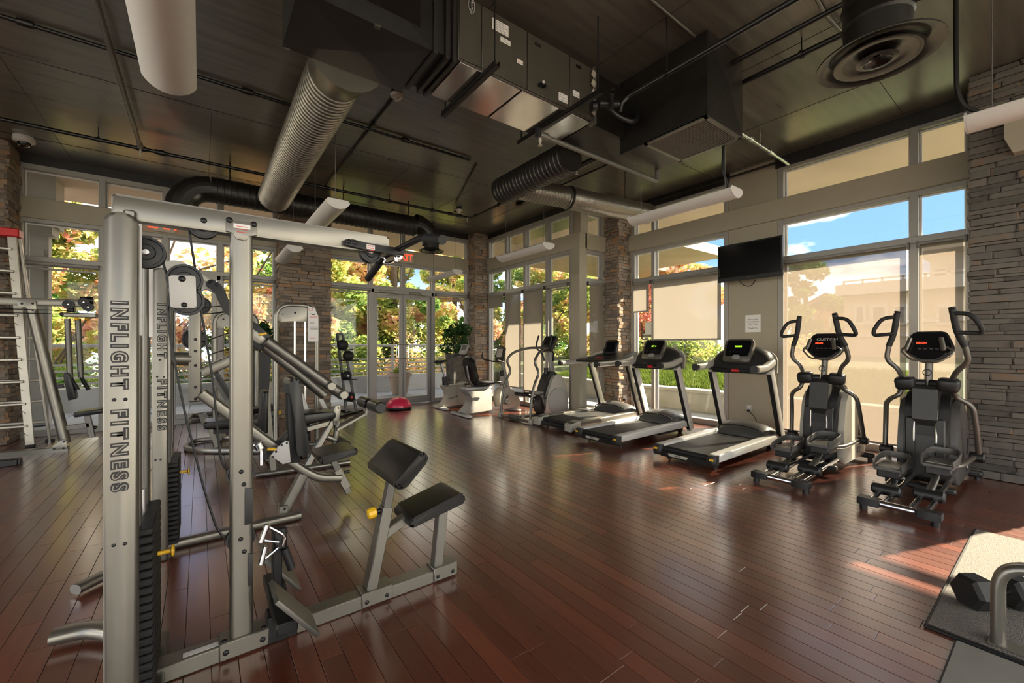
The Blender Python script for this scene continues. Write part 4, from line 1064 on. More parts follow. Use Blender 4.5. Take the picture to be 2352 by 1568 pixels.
# ------------------------------------------------------------------ television, notice, outlets
tv = thing('television', 'black flat television on a wall arm beside the large window', 'television', (6.56, 2.88, 2.6), world=True)
xt = 6.55; a, b = at(1648, 650, x=xt), at(1797, 537, x=xt)
ty0, ty1, tz0, tz1 = b.y, a.y, 2.33, 2.90
obj('case', W(tv).b2((xt, ty0, tz0), (xt+.05, ty1, tz1), .008).b2((xt+.05, ty0+.2, tz0+.1), (xt+.08, ty1-.2, tz1-.1), .01), M['black'], tv)
obj('screen', W(tv).b2((xt-.002, ty0+.02, tz0+.06), (xt+.001, ty1-.02, tz1-.02)), M['screen'], tv)
obj('wall_arm', W(tv).b2((xt+.08, 2.75, 2.5), (xt+.1, 3.0, 2.75)).bar((xt+.09, 2.9, 2.62), (6.78, 3.1, 2.62), .05, .04).bar((6.78, 3.1, 2.62), (6.82, 2.95, 2.62), .05, .04).b2((6.83, 2.86, 2.45), (6.858, 3.04, 2.8)), M['blackmetal'], tv)
obj('power_light', W(tv).b2((xt-.004, (ty0+ty1)/2-.03, tz0+.02), (xt, (ty0+ty1)/2+.03, tz0+.028)), M['midgrey'], tv)
obj('speaker_bar', W(tv).b2((xt-.004, ty1-.03, tz0+.09), (xt, ty1-.025, tz0+.22)), M['midgrey'], tv)
obj('cable', W(tv).tube([(6.6, 3.05, 2.36), (6.7, 3.02, 2.27), (6.8, 2.95, 2.25), (6.84, 2.9, 2.35)], .006, 6, .05), M['black'], tv)
nx = 6.858; a, b = at(1712, 763, x=nx), at(1747, 722, x=nx)
nt_ = thing('notice', 'printed notice sheet taped to the beige wall above a treadmill', 'notice', (nx, (a.y+b.y)/2, (a.z+b.z)/2), world=True)
obj('sheet', W(nt_).b2((nx-.002, b.y, a.z), (nx, a.y, b.z)), M['paper'], nt_)
for k, s in enumerate(('Please wipe', 'the equipment', 'after using', '', 'Thank You')):
    if s: text('lettering', s, .030, M['ink'], nt_, frame((nx-.003, (a.y+b.y)/2, b.z-.07-.034*k), (0, -1, 0), (0, 0, 1)), nt_.location, .0003)
def outlet(p, label, cord):
    t = thing('wall_outlet', label, 'outlet', p, world=True)
    p = V(p)
    obj('plate', W(t).b2(p+V((-.008, -.037, -.06)), p+V((0, .037, .06)), .003), M['whiteplastic'], t)
    for dz in (-.025, .025): obj('socket', W(t).b2(p+V((-.010, -.016, dz-.014)), p+V((-.008, .016, dz+.014)), .002), M['paper'], t)
    c = thing('power_cord', cord, 'cord', (p.x, p.y, 0), world=True)
    obj('plug', W(c).b2(p+V((-.05, -.018, -.045)), p+V((-.012, .018, -.01)), .006), M['black'], c)
    obj('lead', W(c).tube([p+V((-.04, 0, -.03)), p+V((-.07, -.03, -.035)), p+V((-.08, -.12, -.12)), (p.x-.09, p.y-.15, .15), (p.x-.14, p.y-.15, .01), (p.x-.3, p.y-.05, .01)], .006, 6, .08), M['black'], c)
p = at(1721, 938, x=6.858); outlet(p, 'white wall outlet with a black plug on the beige wall', 'black cord plugged into the beige wall outlet')
p = at(1436, 914, y=5.21); outlet((6.62, 5.19, p.z), 'white outlet on the stone pier behind the far treadmill', 'black cord hanging from the stone pier outlet')
# ------------------------------------------------------------------ treadmills (local +x points to the front)
def treadmill(label, loc, led, kind=0, wd=.76):
    t = thing('treadmill', label, 'treadmill', loc, group='treadmills facing the windows')
    h = wd/2; ri = h-.115
    for s in (-1, 1):
        a, b = (s*ri, s*h)
        obj('side_rail', MB().prism([(.03, a, .085), (.03, a, .172), (1.74, a, .20), (1.74, a, .10)], (0, b-a, 0), .02, 3), M['whiteplastic'] if kind == 0 else M['silver'], t)
        if kind:
            obj('rear_corner', MB().prism([(-.05, a-s*.03, .03), (-.05, a-s*.03, .15), (.16, a-s*.03, .185), (.16, a-s*.03, .06)], (0, b-a+s*.05, 0), .02, 3), M['cream'], t)
        obj('foot', MB().cyl((.16, s*(h-.1), 0), (.16, s*(h-.1), .06), .014, 10).cyl((.16, s*(h-.1), 0), (.16, s*(h-.1), .018), .03, 12), M['black'], t)
        u0, u1 = V((1.70, s*(h-.005), .06)), V((1.33, s*(h-.005), 1.02))
        u = obj('upright', MB().bar(u0, u1, .055, .125, up=(1, 0, .2), r=.015, n=2), M['whiteplastic'] if kind == 0 else M['silver'], t)
        d = (u1-u0).normalized(); nrm = V((-d.z, 0, d.x))
        obj('upright_insert', MB().bar(u0+nrm*.058+d*.03, u1+nrm*.058-d*.02, .05, .022, up=(1, 0, .2), r=.006), M['black'] if kind == 0 else M['darkgrey'], u)
        for k in range(2): bolt(t, u0 + d*.12 + V((0, s*.028, 0)) + nrm*(.02-.03*k), (0, s, 0), .006)
        # hand rail and its cap
        xr0 = .92 if kind == 0 else .55
        hr = obj('handrail', MB().oval([(xr0, s*(h-.01), 1.055 if kind == 0 else 1.035), (1.2, s*(h-.01), 1.06), (1.45, s*(h-.03), 1.13)], .085, .085, f=.1, r=.03), M['cream'] if kind == 0 else M['lightgrey'], t)
        obj('grip_cap', MB().oval([(xr0-.03, s*(h-.01), 1.055 if kind == 0 else 1.035), (xr0+.012, s*(h-.01), 1.055 if kind == 0 else 1.035)], .088, .09, r=.03), M['darkgrey'], hr)
    obj('belt', MB().b2((.05, -ri-.002, .132), (1.52, ri+.002, .152)).cyl((.055, -ri, .118), (.055, ri, .118), .036, 14), M['rubber'], t)
    obj('deck', MB().b2((.08, -ri-.03, .075), (1.66, ri+.03, .128)), M['darkgrey'], t)
    cap = obj('end_cap', MB().prism([(-.02, -h, .05), (-.035, -h, .09), (-.01, -h, .165), (.06, -h, .17), (.06, -h, .06)], (0, .11, 0), .012).prism([(-.02, h-.11, .05), (-.035, h-.11, .09), (-.01, h-.11, .165), (.06, h-.11, .17), (.06, h-.11, .06)], (0, .11, 0), .012)
              .prism([(-.025, -h+.1, .045), (-.035, -h+.1, .08), (.0, -h+.1, .105), (.05, -h+.1, .05)], (0, wd-.2, 0), .006), M['darkgrey'], t)
    if kind == 0:
        pl_ = obj('name_plate', MB().prism([(-.040, .16, .066), (-.040, -.06, .066), (-.030, -.075, .094), (-.030, .175, .094)], (-.003, 0, 0)), M['cream'], cap)
        text('lettering', 'PRECOR', .022, M['ink'], pl_, frame((-.041, .05, .079), (0, -1, 0), (.25, 0, 1)))
        for s in (-1, 1): obj('warning_sticker', MB().box((-.037, s*(h-.04) , .125), (.003, .045, .022), rot=(0, 14, 0)), M['yellow'], cap)
    # motor hood
    def ring(x, w, z, zb=.10, k=10):
        return [(x, w*math.cos(math.pi*q/k), zb + (z-zb)*(math.sin(math.pi*q/k)**.45 if 0 < q < k else 0)) for q in range(k+1)]
    obj('motor_hood', MB().loft([ring(1.30, h-.05, .185), ring(1.36, h-.055, .25), ring(1.42, h-.06, .30), ring(1.52, h-.05, .335), ring(1.64, h-.03, .30), ring(1.78, h-.05, .20), ring(1.86, h-.12, .12)]), M['midgrey'], t, 60)
    obj('hood_trim', MB().sweep([(1.345, (h-.09)*math.cos(math.pi*q/12), .17 + .115*math.sin(math.pi*q/12)**.5) for q in range(13)], circ(.008, 6)), M['darkgrey'], t)
    for s in (-1, 1): obj('wheel', MB().cyl((1.62, s*(h-.16), .05), (1.62, s*(h-.11), .05), .05, 16, bev=.006), M['black'], t)
    obj('lift_frame', MB().b2((1.1, -h+.12, .03), (1.64, -h+.16, .07)).b2((1.1, h-.16, .03), (1.64, h-.12, .07)).b2((1.08, -h+.12, .03), (1.12, h-.12, .07)), M['black'], t)
    if kind == 0:
        # dark bowl-shaped dash
        o = []
        for q in range(15):
            a = math.pi*q/14; o.append((-(h+.005)*math.cos(a), 1.03 + .30*max(0, math.sin(a))**.62))
        o = [(-h-.005, .99)] + o + [(h+.005, .99)]
        mb = MB()
        rings = []
        for x, k, dz in ((1.24, .80, -.01), (1.30, .95, .0), (1.38, 1.0, .012), (1.46, .97, .01), (1.52, .85, -.01)):
            rings.append([(x + (z-1.0)*.28, y*k, 1.0 + (z-1.0)*k + dz) for y, z in o])
        obj('dash_bowl', mb.loft(rings), M['darkgrey'], t, 60)
        rings = []
        for x, k in ((1.50, .99), (1.56, .96), (1.60, .8)): rings.append([(x + (z-1.0)*.28, y*k*1.01, 1.0 + (z-1.0)*k) for y, z in o])
        obj('dash_back', MB().loft(rings), M['cream'], t, 60)
        obj('cross_bar', MB().tube([(1.24, -h+.03, 1.03), (1.20, 0, 1.02), (1.24, h-.03, 1.03)], .018, 10, .1), M['black'], t)
        tilt = frame((1.30, 0, 1.27), (0, -1, 0), (.50, 0, 1))
        dp = obj('display', MB().prism([tilt @ V((x, y, -.03)) for x, y in rpoly([(-.17, -.165), (.17, -.165), (.185, .10), (.165, .165), (-.165, .165), (-.185, .10)], .05, 5)], (tilt.to_3x3() @ V((0, 0, .05))), .008), M['silver'], t)
        obj('screen', MB().prism([tilt @ V((x, y, .0205)) for x, y in rpoly([(-.145, -.085), (.145, -.085), (.155, .10), (.14, .145), (-.14, .145), (-.155, .10)], .03, 4)], (tilt.to_3x3() @ V((0, 0, .003)))), M['screen'], dp)
        obj('key_pad', MB().prism([tilt @ V((x, y, .02)) for x, y in rpoly([(-.05, -.13), (.05, -.13), (.045, -.07), (-.045, -.07)], .02, 4)], (tilt.to_3x3() @ V((0, 0, .012))), .004), M['lightgrey'], dp)
        text('readout', led, .036, M['ledgreen'], dp, tilt @ Matrix.Translation((0, .055, .0245)))
        for k in range(5): obj('key', MB().box(tilt @ V((-.09+.045*k, -.02, .0245)), (.003, .02, .008), rot=tilt.to_3x3().to_4x4()), M['midgrey'], dp)
        obj('stop_clip', MB().box((1.20, -.01, 1.02), (.05, .09, .04), bev=.01), M['red'], t)
    else:
        o = rpoly([(.88, 1.05), (1.1, 1.06), (1.42, 1.08), (1.62, 1.17), (1.60, 1.24), (1.38, 1.20), (1.15, 1.13), (.9, 1.09)], .04)
        obj('dash', MB().xz(o, -h+.02, h-.02, .02), M['darkgrey'], t)
        obj('dash_back', MB().xz(rpoly([(1.30, 1.06), (1.60, 1.12), (1.68, 1.20), (1.62, 1.24), (1.58, 1.18)], .03), -h+.03, h-.03, .01), M['cream'], t)
        tilt = frame((1.38, 0, 1.30), (0, -1, 0), (.42, 0, 1))
        dp = obj('display', MB().prism([tilt @ V((x, y, -.03)) for x, y in rpoly([(-.15, -.12), (.15, -.12), (.13, .15), (-.13, .15)], .04, 5)], (tilt.to_3x3() @ V((0, 0, .04))), .008), M['black'], t)
        obj('screen', MB().prism([tilt @ V((x, y, .0105)) for x, y in rpoly([(-.10, -.08), (.10, -.08), (.09, .10), (-.09, .10)], .02, 4)], (tilt.to_3x3() @ V((0, 0, .003)))), M['screen'], dp)
        obj('stop_key', MB().box((1.08, 0, 1.125), (.05, .12, .02), bev=.006), M['red'], t)
        for s in (-1, 1): obj('speaker_slot', MB().box((1.06, s*.2, 1.125), (.04, .16, .012), rot=(0, -20, 0), bev=.004), M['black'], t)
        for s in (-1, 1):
            L = text('lettering', 'PRECOR', .07, M['darkgrey'], t, frame((1.515, s*(h+.0245), .54), V((.37, 0, -.96))*-s if s < 0 else V((.37, 0, -.96)), V((.96, 0, .37))*(1 if s < 0 else 1)), sx=1.3)
    return t
treadmill('treadmill with dark bowl dash standing beside the beige wall panel', (4.38, 2.62, 0), '00000')
treadmill('treadmill with dark bowl dash standing between the two other treadmills', (4.32, 3.86, 0), 'SET 0')
treadmill('flat-dash treadmill with long grey handrails in front of a stone pier', (4.52, 4.94, 0), '', 1, .86)

# ------------------------------------------------------------------ ellipticals with moving arms
def elliptical(label, loc, word, rz=0, shell='cream'):
    t = thing('elliptical_trainer', label, 'elliptical', loc, rz, 'ellipticals by the see-through shades')
    # floor frame
    bar = obj('rear_stabiliser', MB().cyl((0, -.12, .075), (0, .12, .075), .028, 14), M['chrome'], t)
    for s in (-1, 1):
        obj('end_cap', MB().prism([(-.045, s*.10, .045), (.045, s*.10, .045), (.045, s*.10, .105), (-.045, s*.10, .105)], (0, s*.15, 0), .016), M['black'], bar)
        obj('foot', MB().cyl((0, s*.21, 0), (0, s*.21, .05), .026, 12), M['black'], bar)
        for q in (.075, .165):
            obj('guide_rail', MB().cyl((0, s*q, .085), (1.05, s*q, .135), .020, 12), M['chrome'], t)
    obj('cross_member', MB().box((.78, 0, .09), (.07, .46, .05), bev=.012).box((1.86, 0, .06), (.07, .58, .06), bev=.015), M['black'], t)
    for s in (-1, 1): obj('front_foot', MB().cyl((1.86, s*.25, 0), (1.86, s*.25, .05), .024, 12), M['black'], t)
    # body: dark core with cream side shells
    core = rpoly([(1.00, .07), (1.02, .50), (1.10, .80), (1.24, .93), (1.38, .90), (1.60, .70), (1.80, .40), (1.86, .10)], .06)
    obj('body_core', MB().xz(core, -.15, .15, .02), M['black'], t)
    for s in (-1, 1):
        sh = rpoly([(1.06, .07), (1.09, .44), (1.16, .72), (1.30, .86), (1.46, .80), (1.68, .60), (1.84, .30), (1.88, .08)], .07)
        p = obj('side_shell', MB().xz(sh, s*.15, s*.205, .022, 3), M[shell], t)
        for k in range(3): obj('vent_slot', MB().box((1.60+.035*k, s*.206, .36), (.008, .006, .16), rot=(0, 14, 0)), M['black'], p)
        b_ = obj('badge', MB().xz(rpoly([(1.55, .13), (1.66, .13), (1.66, .19), (1.55, .19)], .012), s*.205, s*.208), M['darkgrey'], p)
        text('lettering', 'SPIRIT', .03, M['paper'], b_, frame((1.605, s*.2095, .16), (1 if s < 0 else -1, 0, 0), (0, 0, 1)))
        obj('fan_recess', MB().box((1.03, s*.10, .42), (.06, .07, .5), bev=.01), M['darkgrey'], t)
        obj('pulley_strip', MB().cyl((1.005, s*.075, .45), (1.02, s*.075, .75), .012, 8), M['chrome'], t)
    obj('mast_cover', MB().loft([[(x, s*w, z) for x, s in ((1.02-d, -1), (1.02-d, 1), (1.2, 1), (1.2, -1))] for z, w, d in ((.20, .05, -.02), (.60, .065, .0), (.66, .085, .03), (.94, .085, .0), (.97, .07, -.04))]), M['darkgrey'], t, 20)
    obj('mast', MB().bar((1.16, 0, .90), (1.22, 0, 1.22), .055, .07, up=(1, 0, 0), r=.02, n=2), M['silver'], t)
    obj('bottle_ring', MB().tube([(1.12, .03*math.cos(q*.6), 1.09 + .03*math.sin(q*.6)) for q in range(11)], .004, 6), M['black'], t)
    # console
    tl = frame((1.20, 0, 1.335), (0, -1, 0), (.38, 0, 1))
    out = rpoly([(-.17, .01), (-.115, .15), (.115, .15), (.17, .01), (.165, -.06), (.06, -.15), (-.06, -.15), (-.165, -.06)], .03, 4)
    c = obj('console', MB().prism([tl @ V((x, y, -.06)) for x, y in out], tl.to_3x3() @ V((0, 0, .075)), .012), M['black'], t)
    obj('console_face', MB().prism([tl @ V((x*.9, y*.9, .0155)) for x, y in out], tl.to_3x3() @ V((0, 0, .002))), M['screen'], c)
    text('readout', 'BEGIN', .026, M['ledred'], c, tl @ Matrix.Translation((-.05, .03, .0185)))
    text('lettering', word, .042, M['whiteplastic'], c, tl @ Matrix.Translation((.02, .075, .0185)), sx=1.15)
    for k in range(4): obj('key', MB().box(tl @ V((-.06+.04*k, -.03, .018)), (.024, .012, .004), rot=tl.to_3x3().to_4x4()), M['midgrey'], c)
    obj('reading_rack', MB().tube([tl @ V(p) for p in ((-.17, -.03, .05), (-.185, -.07, .06), (-.10, -.17, .07), (.10, -.17, .07), (.185, -.07, .06), (.12, -.02, .05))], .009, 8, .04), M['silver'], t)
    for s in (-1, 1):
        obj('pulse_grip', MB().cyl(tl @ V((s*.13-.02, -.06, .06)), tl @ V((s*.105-.02, .07, .05)), .019, 12, bev=.005), M['silver'], t)
        # arms
        j = V((1.08, s*.145, .985))
        hb = obj('pivot_housing', MB().box(j, (.12, .15, .125), rot=(s*-6, -12, 0), bev=.035, seg=3).cyl((1.13, s*.02, .985), (1.10, s*.12, .985), .04, 14), M['black'], t)
        sw = .06*s                                        # the arms are swung a little, one forward and one back
        ua = [j + V((0, s*.02, .04)), V((1.06+sw, s*.205, 1.12)), V((1.02+sw, s*.285, 1.20)), V((.99+sw*1.4, s*.265, 1.34)), V((.96+sw*1.8, s*.225, 1.46)), V((.94+sw*2, s*.20, 1.66))]
        a = obj('upper_arm', MB().tube(ua[:4], .021, 12, .06), M['silver_dark'], t)
        obj('grip', MB().tube(ua[3:], .025, 12, .06), M['rubber'], a)
        top, low = ua[5], ua[4]
        obj('loop_grip', MB().tube([top + V((0, 0, -.035)), top + V((-.02, s*.11, -.045)), top + V((-.03, s*.17, -.16)), low + V((-.02, s*.15, -.015)), low + V((-.01, s*.0, .0))], .018, 12, .07), M['rubber'], a)
        obj('tip', MB().cyl(top, top + V((-.002, -s*.004, .02)), .026, 12, bev=.008), M['darkgrey'], a)
        la = [j + V((.0, s*.03, -.05)), V((1.10-sw, s*.18, .87)), V((1.14-sw, s*.285, .80)), V((1.20-sw, s*.30, .60)), V((1.26-sw*2, s*.305, .32))]
        obj('lower_arm', MB().tube(la, .021, 12, .08), M['silver_dark'], t)
        obj('arm_joint', MB().cyl(la[-1] + V((0, -s*.06, -.01)), la[-1] + V((0, s*.04, -.01)), .045, 16, bev=.012), M['black'], t)
        # pedal arm and foot plate
        zp = .36 if s < 0 else .27
        xp = .68 if s < 0 else .62
        pa = obj('pedal_arm', MB().tube([la[-1] + V((-.02, -s*.03, -.01)), V((.95, s*.24, zp-.07)), V((xp+.06, s*.16, zp-.06))], .021, 12, .08), M['silver'], t)
        obj('pedal_strut', MB().oval([V((xp, s*.13, zp-.07)), V((xp-.10, s*.125, zp-.16)), V((.38 if s < 0 else .26, s*.12, .145))], .045, .05, up=(0, 1, 0), f=.12), M['silver_dark'], pa)
        obj('roller', MB().cyl((.38 if s < 0 else .26, s*.12-.095, .125), (.38 if s < 0 else .26, s*.12+.095, .125), .045, 16, bev=.012), M['black'], pa)
        f = obj('foot_plate', MB().prism([(xp-.19, s*.15-.085, zp), (xp-.15, s*.15-.10, zp), (xp+.14, s*.15-.10, zp), (xp+.19, s*.15-.07, zp), (xp+.19, s*.15+.07, zp), (xp+.14, s*.15+.10, zp), (xp-.15, s*.15+.10, zp), (xp-.19, s*.15+.085, zp)], (0, 0, -.03), .006), M['midgrey'], t)
        rim = [(xp-.19, s*.15-.09, zp+.012), (xp-.10, s*.15-.105, zp+.025), (xp+.12, s*.15-.105, zp+.05), (xp+.195, s*.15-.07, zp+.06), (xp+.195, s*.15+.07, zp+.06), (xp+.12, s*.15+.105, zp+.05), (xp-.10, s*.15+.105, zp+.025), (xp-.19, s*.15+.09, zp+.012)]
        obj('rim', MB().sweep(fil(rim, .05, 4), rrect(.012, .055, .004), up=(0, 0, 1)), M['midgrey'], f)
        obj('tread', MB().b2((xp-.13, s*.15-.075, zp+.0), (xp+.13, s*.15+.075, zp+.005)), M['silver'], f)
        obj('adjuster', MB().b2((xp-.15, s*.15-.08, zp-.095), (xp+.12, s*.15+.08, zp-.03), .01).b2((xp+.02, s*.15-.05, zp-.07), (xp+.16, s*.15+.05, zp-.04)), M['black'], f)
    return t
elliptical('elliptical trainer with moving arms and CUSTOM console beside the near treadmill', (4.41, 1.65, 0), 'CUSTOM', 0)
elliptical('elliptical trainer with moving arms standing next to the grey stone pier', (4.38, .81, 0), '', 0, 'midgrey')

# ------------------------------------------------------------------ elliptical with fixed curved rails
t = thing('elliptical_trainer', 'elliptical trainer with curved rails reaching down to the floor behind it', 'elliptical', (4.50, 5.94, 0))
bar = obj('rear_bar', MB().bar((0, -.47, .04), (0, .47, .04), .05, .05, r=.012), M['silver'], t)
obj('transport_roller', MB().cyl((0, -.1, .05), (0, .16, .05), .045, 16, bev=.006), M['midgrey'], bar)
for s in (-1, 1):
    obj('rear_foot', MB().box((0, s*.45, .045), (.09, .09, .09), bev=.012), M['cream'], bar)
    obj('curved_rail', MB().tube([(.0, s*.43, .06), (.02, s*.43, .40), (.10, s*.42, .68), (.22, s*.41, .86), (.10, s*.41, 1.06), (.22, s*.38, 1.20), (.45, s*.27, 1.29), (.75, s*.10, 1.30)], .023, 12, .14, 7), M['silver_dark'], t)
    obj('moving_handle', MB().tube([(.80, s*.12, 1.05), (.78, s*.17, 1.20), (.68, s*.20, 1.27), (.66, s*.20, 1.36), (.72, s*.19, 1.53)], .017, 10, .08), M['black'], t)
    # side shells of the fan housing
    sh = rpoly([(.58, .04), (.60, .35), (.76, .74), (.90, .82), (1.03, .72), (1.14, .42), (1.17, .04)], .10, 5)
    sp = obj('side_shell', MB().xz(sh, s*.10, s*.17, .025, 3), M['cream'], t)
    obj('shell_disc', MB().cyl((.88, s*.165, .30), (.88, s*.185, .30), .25, 28, bev=.012), M['lightgrey'], sp)
    p = obj('foot_plate', MB().box((.32, s*.14, .44-.03*s), (.36, .15, .03), rot=(0, 8, 0), bev=.01).box((.32, s*.215, .465-.03*s), (.34, .012, .05), rot=(0, 8, 0)), M['black'], t)
    obj('pedal_link', MB().bar((.45, s*.14, .41-.03*s), (.78, s*.12, .30), .05, .05, r=.012).bar((.50, s*.14, .40-.03*s), (.62, s*.13, .10), .04, .04), M['darkgrey'], p)
obj('housing_core', MB().xz(rpoly([(.55, .04), (.50, .22), (.60, .54), (.74, .84), (.90, .86), (1.06, .6), (1.12, .04)], .08), -.10, .10, .02), M['darkgrey'], t)
obj('mast', MB().bar((.88, 0, .80), (.84, 0, 1.27), .08, .10, up=(1, 0, 0), r=.03, n=3), M['lightgrey'], t)
obj('bottle_holder', MB().cyl((.74, 0, .80), (.74, 0, .92), .045, 14), M['black'], t)
tl = frame((.80, 0, 1.37), (0, -1, 0), (.55, 0, 1))
c = obj('console', MB().prism([tl @ V((x, y, -.04)) for x, y in rpoly([(-.15, -.16), (.15, -.16), (.17, .16), (-.17, .16)], .04)], tl.to_3x3() @ V((0, 0, .06)), .012), M['darkgrey'], t)
obj('screen', MB().prism([tl @ V((x, y, .0205)) for x, y in rpoly([(-.11, -.03), (.11, -.03), (.12, .13), (-.12, .13)], .02)], tl.to_3x3() @ V((0, 0, .003))), M['screen'], c)
for k in range(4): obj('key', MB().box(tl @ V((-.08+.053*k, -.09, .022)), (.03, .02, .004), rot=tl.to_3x3().to_4x4()), M['midgrey'], c)
obj('base_beam', MB().b2((.02, -.04, .03), (1.1, .04, .07)), M['darkgrey'], t)

# ------------------------------------------------------------------ bikes
def hourglass(x0, x1, h, fl=.14):
    """side outline of a bike base: wide foot, pinched waist, wide top"""
    return [(x0, .05), (x0+.02, .09), (x0+fl*.7, .17), (x0+fl, .28), (x0+fl*.8, .38), (x0+fl*.1, h), (x1, h), (x1, .07)]
t = thing('upright_bike', 'upright exercise bike beside the tall planter with the leafy plant', 'exercise bike', (4.06, 7.95, 0))
def feet(t, x, w, nm='foot_bar'):
    return obj(nm, MB().xy(rpoly([(x-.05, -w), (x+.03, -w), (x+.06, 0), (x+.03, w), (x-.05, w), (x-.06, 0)], .03), .012, .045, .01), M['whiteplastic'], t)
feet(t, .0, .30); feet(t, .92, .28)
obj('base', MB().xz(rpoly(hourglass(-.02, .70, .50), .05, 5), -.10, .10, .025, 3), M['cream'], t)
obj('side_trim', MB().xz(rpoly([(.12, .20), (.5, .28), (.72, .40), (.72, .42), (.5, .30), (.12, .215)], .006), -.103, .103), M['midgrey'], t)
obj('fan_housing', MB().xz(rpoly([(.35, .08), (.34, .46), (.55, .56), (.80, .50), (.92, .30), (.92, .08)], .09, 5), -.12, .12, .03, 3), M['cream'], t)
obj('seat_sleeve', MB().lathe([(.075, 0), (.07, .06), (.055, .20), (.05, .20)], (.12, 0, .48), (-.18, 0, 1), 16), M['black'], t)
obj('sleeve_knob', MB().cyl((.16, 0, .60), (.22, 0, .60), .018, 10), M['black'], t)
obj('seat_post', MB().cyl((.11, 0, .6), (.0, 0, .98), .028, 14), M['steel'], t)
obj('seat', MB().loft([[(x, w*math.cos(q*math.pi/6), .995 + hh*math.sin(q*math.pi/6)) for q in range(12)] for x, w, hh in ((-.15, .06, .02), (-.12, .115, .04), (-.02, .125, .042), (.08, .06, .035), (.15, .03, .025), (.17, .01, .01))]), M['vinyl'], t, 60)
obj('console_post', MB().bar((.72, 0, .48), (.60, 0, 1.12), .06, .07, up=(1, 0, 0), r=.02, n=2), M['lightgrey'], t)
obj('handlebar', MB().tube([(.40, -.22, 1.10), (.56, -.20, 1.14), (.62, 0, 1.12), (.56, .20, 1.14), (.40, .22, 1.10)], .016, 10, .08), M['black'], t)
tl = frame((.56, 0, 1.25), (0, -1, 0), (.5, 0, 1))
c = obj('console', MB().prism([tl @ V((x, y, -.02)) for x, y in rpoly([(-.13, -.12), (.13, -.12), (.14, .12), (-.14, .12)], .04)], tl.to_3x3() @ V((0, 0, .04)), .01), M['lightgrey'], t)
obj('screen', MB().prism([tl @ V((x, y, .0205)) for x, y in rpoly([(-.09, -.03), (.09, -.03), (.09, .09), (-.09, .09)], .02)], tl.to_3x3() @ V((0, 0, .003))), M['screen'], c)
for s in (-1, 1):
    cr = obj('crank', MB().bar((.46, s*.13, .36), (.46-.06*s, s*.15, .36-.15*s), .03, .02), M['black'], t)
    obj('pedal', MB().box((.46-.06*s, s*.21, .36-.15*s), (.10, .10, .03), bev=.006).tube([(.42-.06*s, s*.21, .38-.15*s), (.46-.06*s, s*.21, .44-.15*s), (.50-.06*s, s*.21, .38-.15*s)], .008, 6, .04), M['black'], cr)

t = thing('recumbent_bike', 'recumbent exercise bike with padded backrest and separate console post', 'exercise bike', (3.97, 6.93, 0))
feet(t, .0, .37); feet(t, 1.22, .26)
obj('seat_base', MB().xz(rpoly(hourglass(.0, .62, .50, .17), .05, 5), -.13, .13, .025, 3), M['lightgrey'], t)
obj('seat_rail', MB().b2((.04, -.12, .50), (.62, .12, .54), .01).b2((.08, -.13, .515), (.58, .13, .53)), M['whiteplastic'], t)
obj('link_beam', MB().b2((.5, -.06, .05), (1.22, .06, .11), .015), M['whiteplastic'], t)
obj('seat', MB().box((.44, 0, .62), (.40, .40, .07), rot=(0, 4, 0), bev=.03, seg=3), M['vinyl'], t)
obj('seat_carriage', MB().b2((.28, -.13, .54), (.58, .13, .59), .01), M['black'], t)
obj('lever', MB().cyl((.60, .18, .53), (.72, .20, .55), .012, 8), M['yellow'], t)
bk = frame((.20, 0, .86), (0, 1, 0), (-.28, 0, 1))
obj('backrest', MB().prism([bk @ V((x, y, -.035)) for x, y in rpoly([(-.20, -.22), (.20, -.22), (.17, .0), (.19, .12), (.13, .26), (-.13, .26), (-.19, .12), (-.17, 0)], .06, 5)], bk.to_3x3() @ V((0, 0, .075)), .025, 3), M['vinyl'], t, 50)
obj('back_frame', MB().tube([(.26, 0, .56), (.17, 0, .66), (.12, 0, .95)], .025, 10, .08), M['silver'], t)
for s in (-1, 1): obj('side_handle', MB().tube([(.36, s*.22, .56), (.46, s*.28, .60), (.66, s*.29, .64), (.74, s*.29, .62)], .014, 8, .06), M['black'], t)
obj('crank_housing', MB().xz(rpoly([(.84, .06), (.80, .30), (.86, .48), (1.02, .50), (1.20, .40), (1.34, .18), (1.33, .06)], .08, 5), -.12, .12, .03, 3), M['cream'], t)
obj('console_post', MB().bar((1.10, 0, .46), (.93, 0, 1.10), .06, .08, up=(1, 0, 0), r=.025, n=2), M['lightgrey'], t)
obj('bottle_holder', MB().cyl((.95, 0, .72), (.94, 0, .84), .04, 14), M['black'], t)
obj('handlebar', MB().tube([(.62, -.24, 1.16), (.64, -.24, 1.06), (.90, -.16, 1.0), (.95, 0, 1.02), (.90, .16, 1.0), (.64, .24, 1.06), (.62, .24, 1.16)], .015, 10, .06), M['black'], t)
tl = frame((.90, 0, 1.16), (0, -1, 0), (.25, 0, 1))
c = obj('console', MB().prism([tl @ V((x, y, -.03)) for x, y in rpoly([(-.11, -.14), (.11, -.14), (.13, .15), (-.13, .15)], .04)], tl.to_3x3() @ V((0, 0, .05)), .01), M['darkgrey'], t)
obj('screen', MB().prism([tl @ V((x, y, .0205)) for x, y in rpoly([(-.09, -.06), (.09, -.06), (.10, .11), (-.10, .11)], .02)], tl.to_3x3() @ V((0, 0, .003))), M['screen'], c)
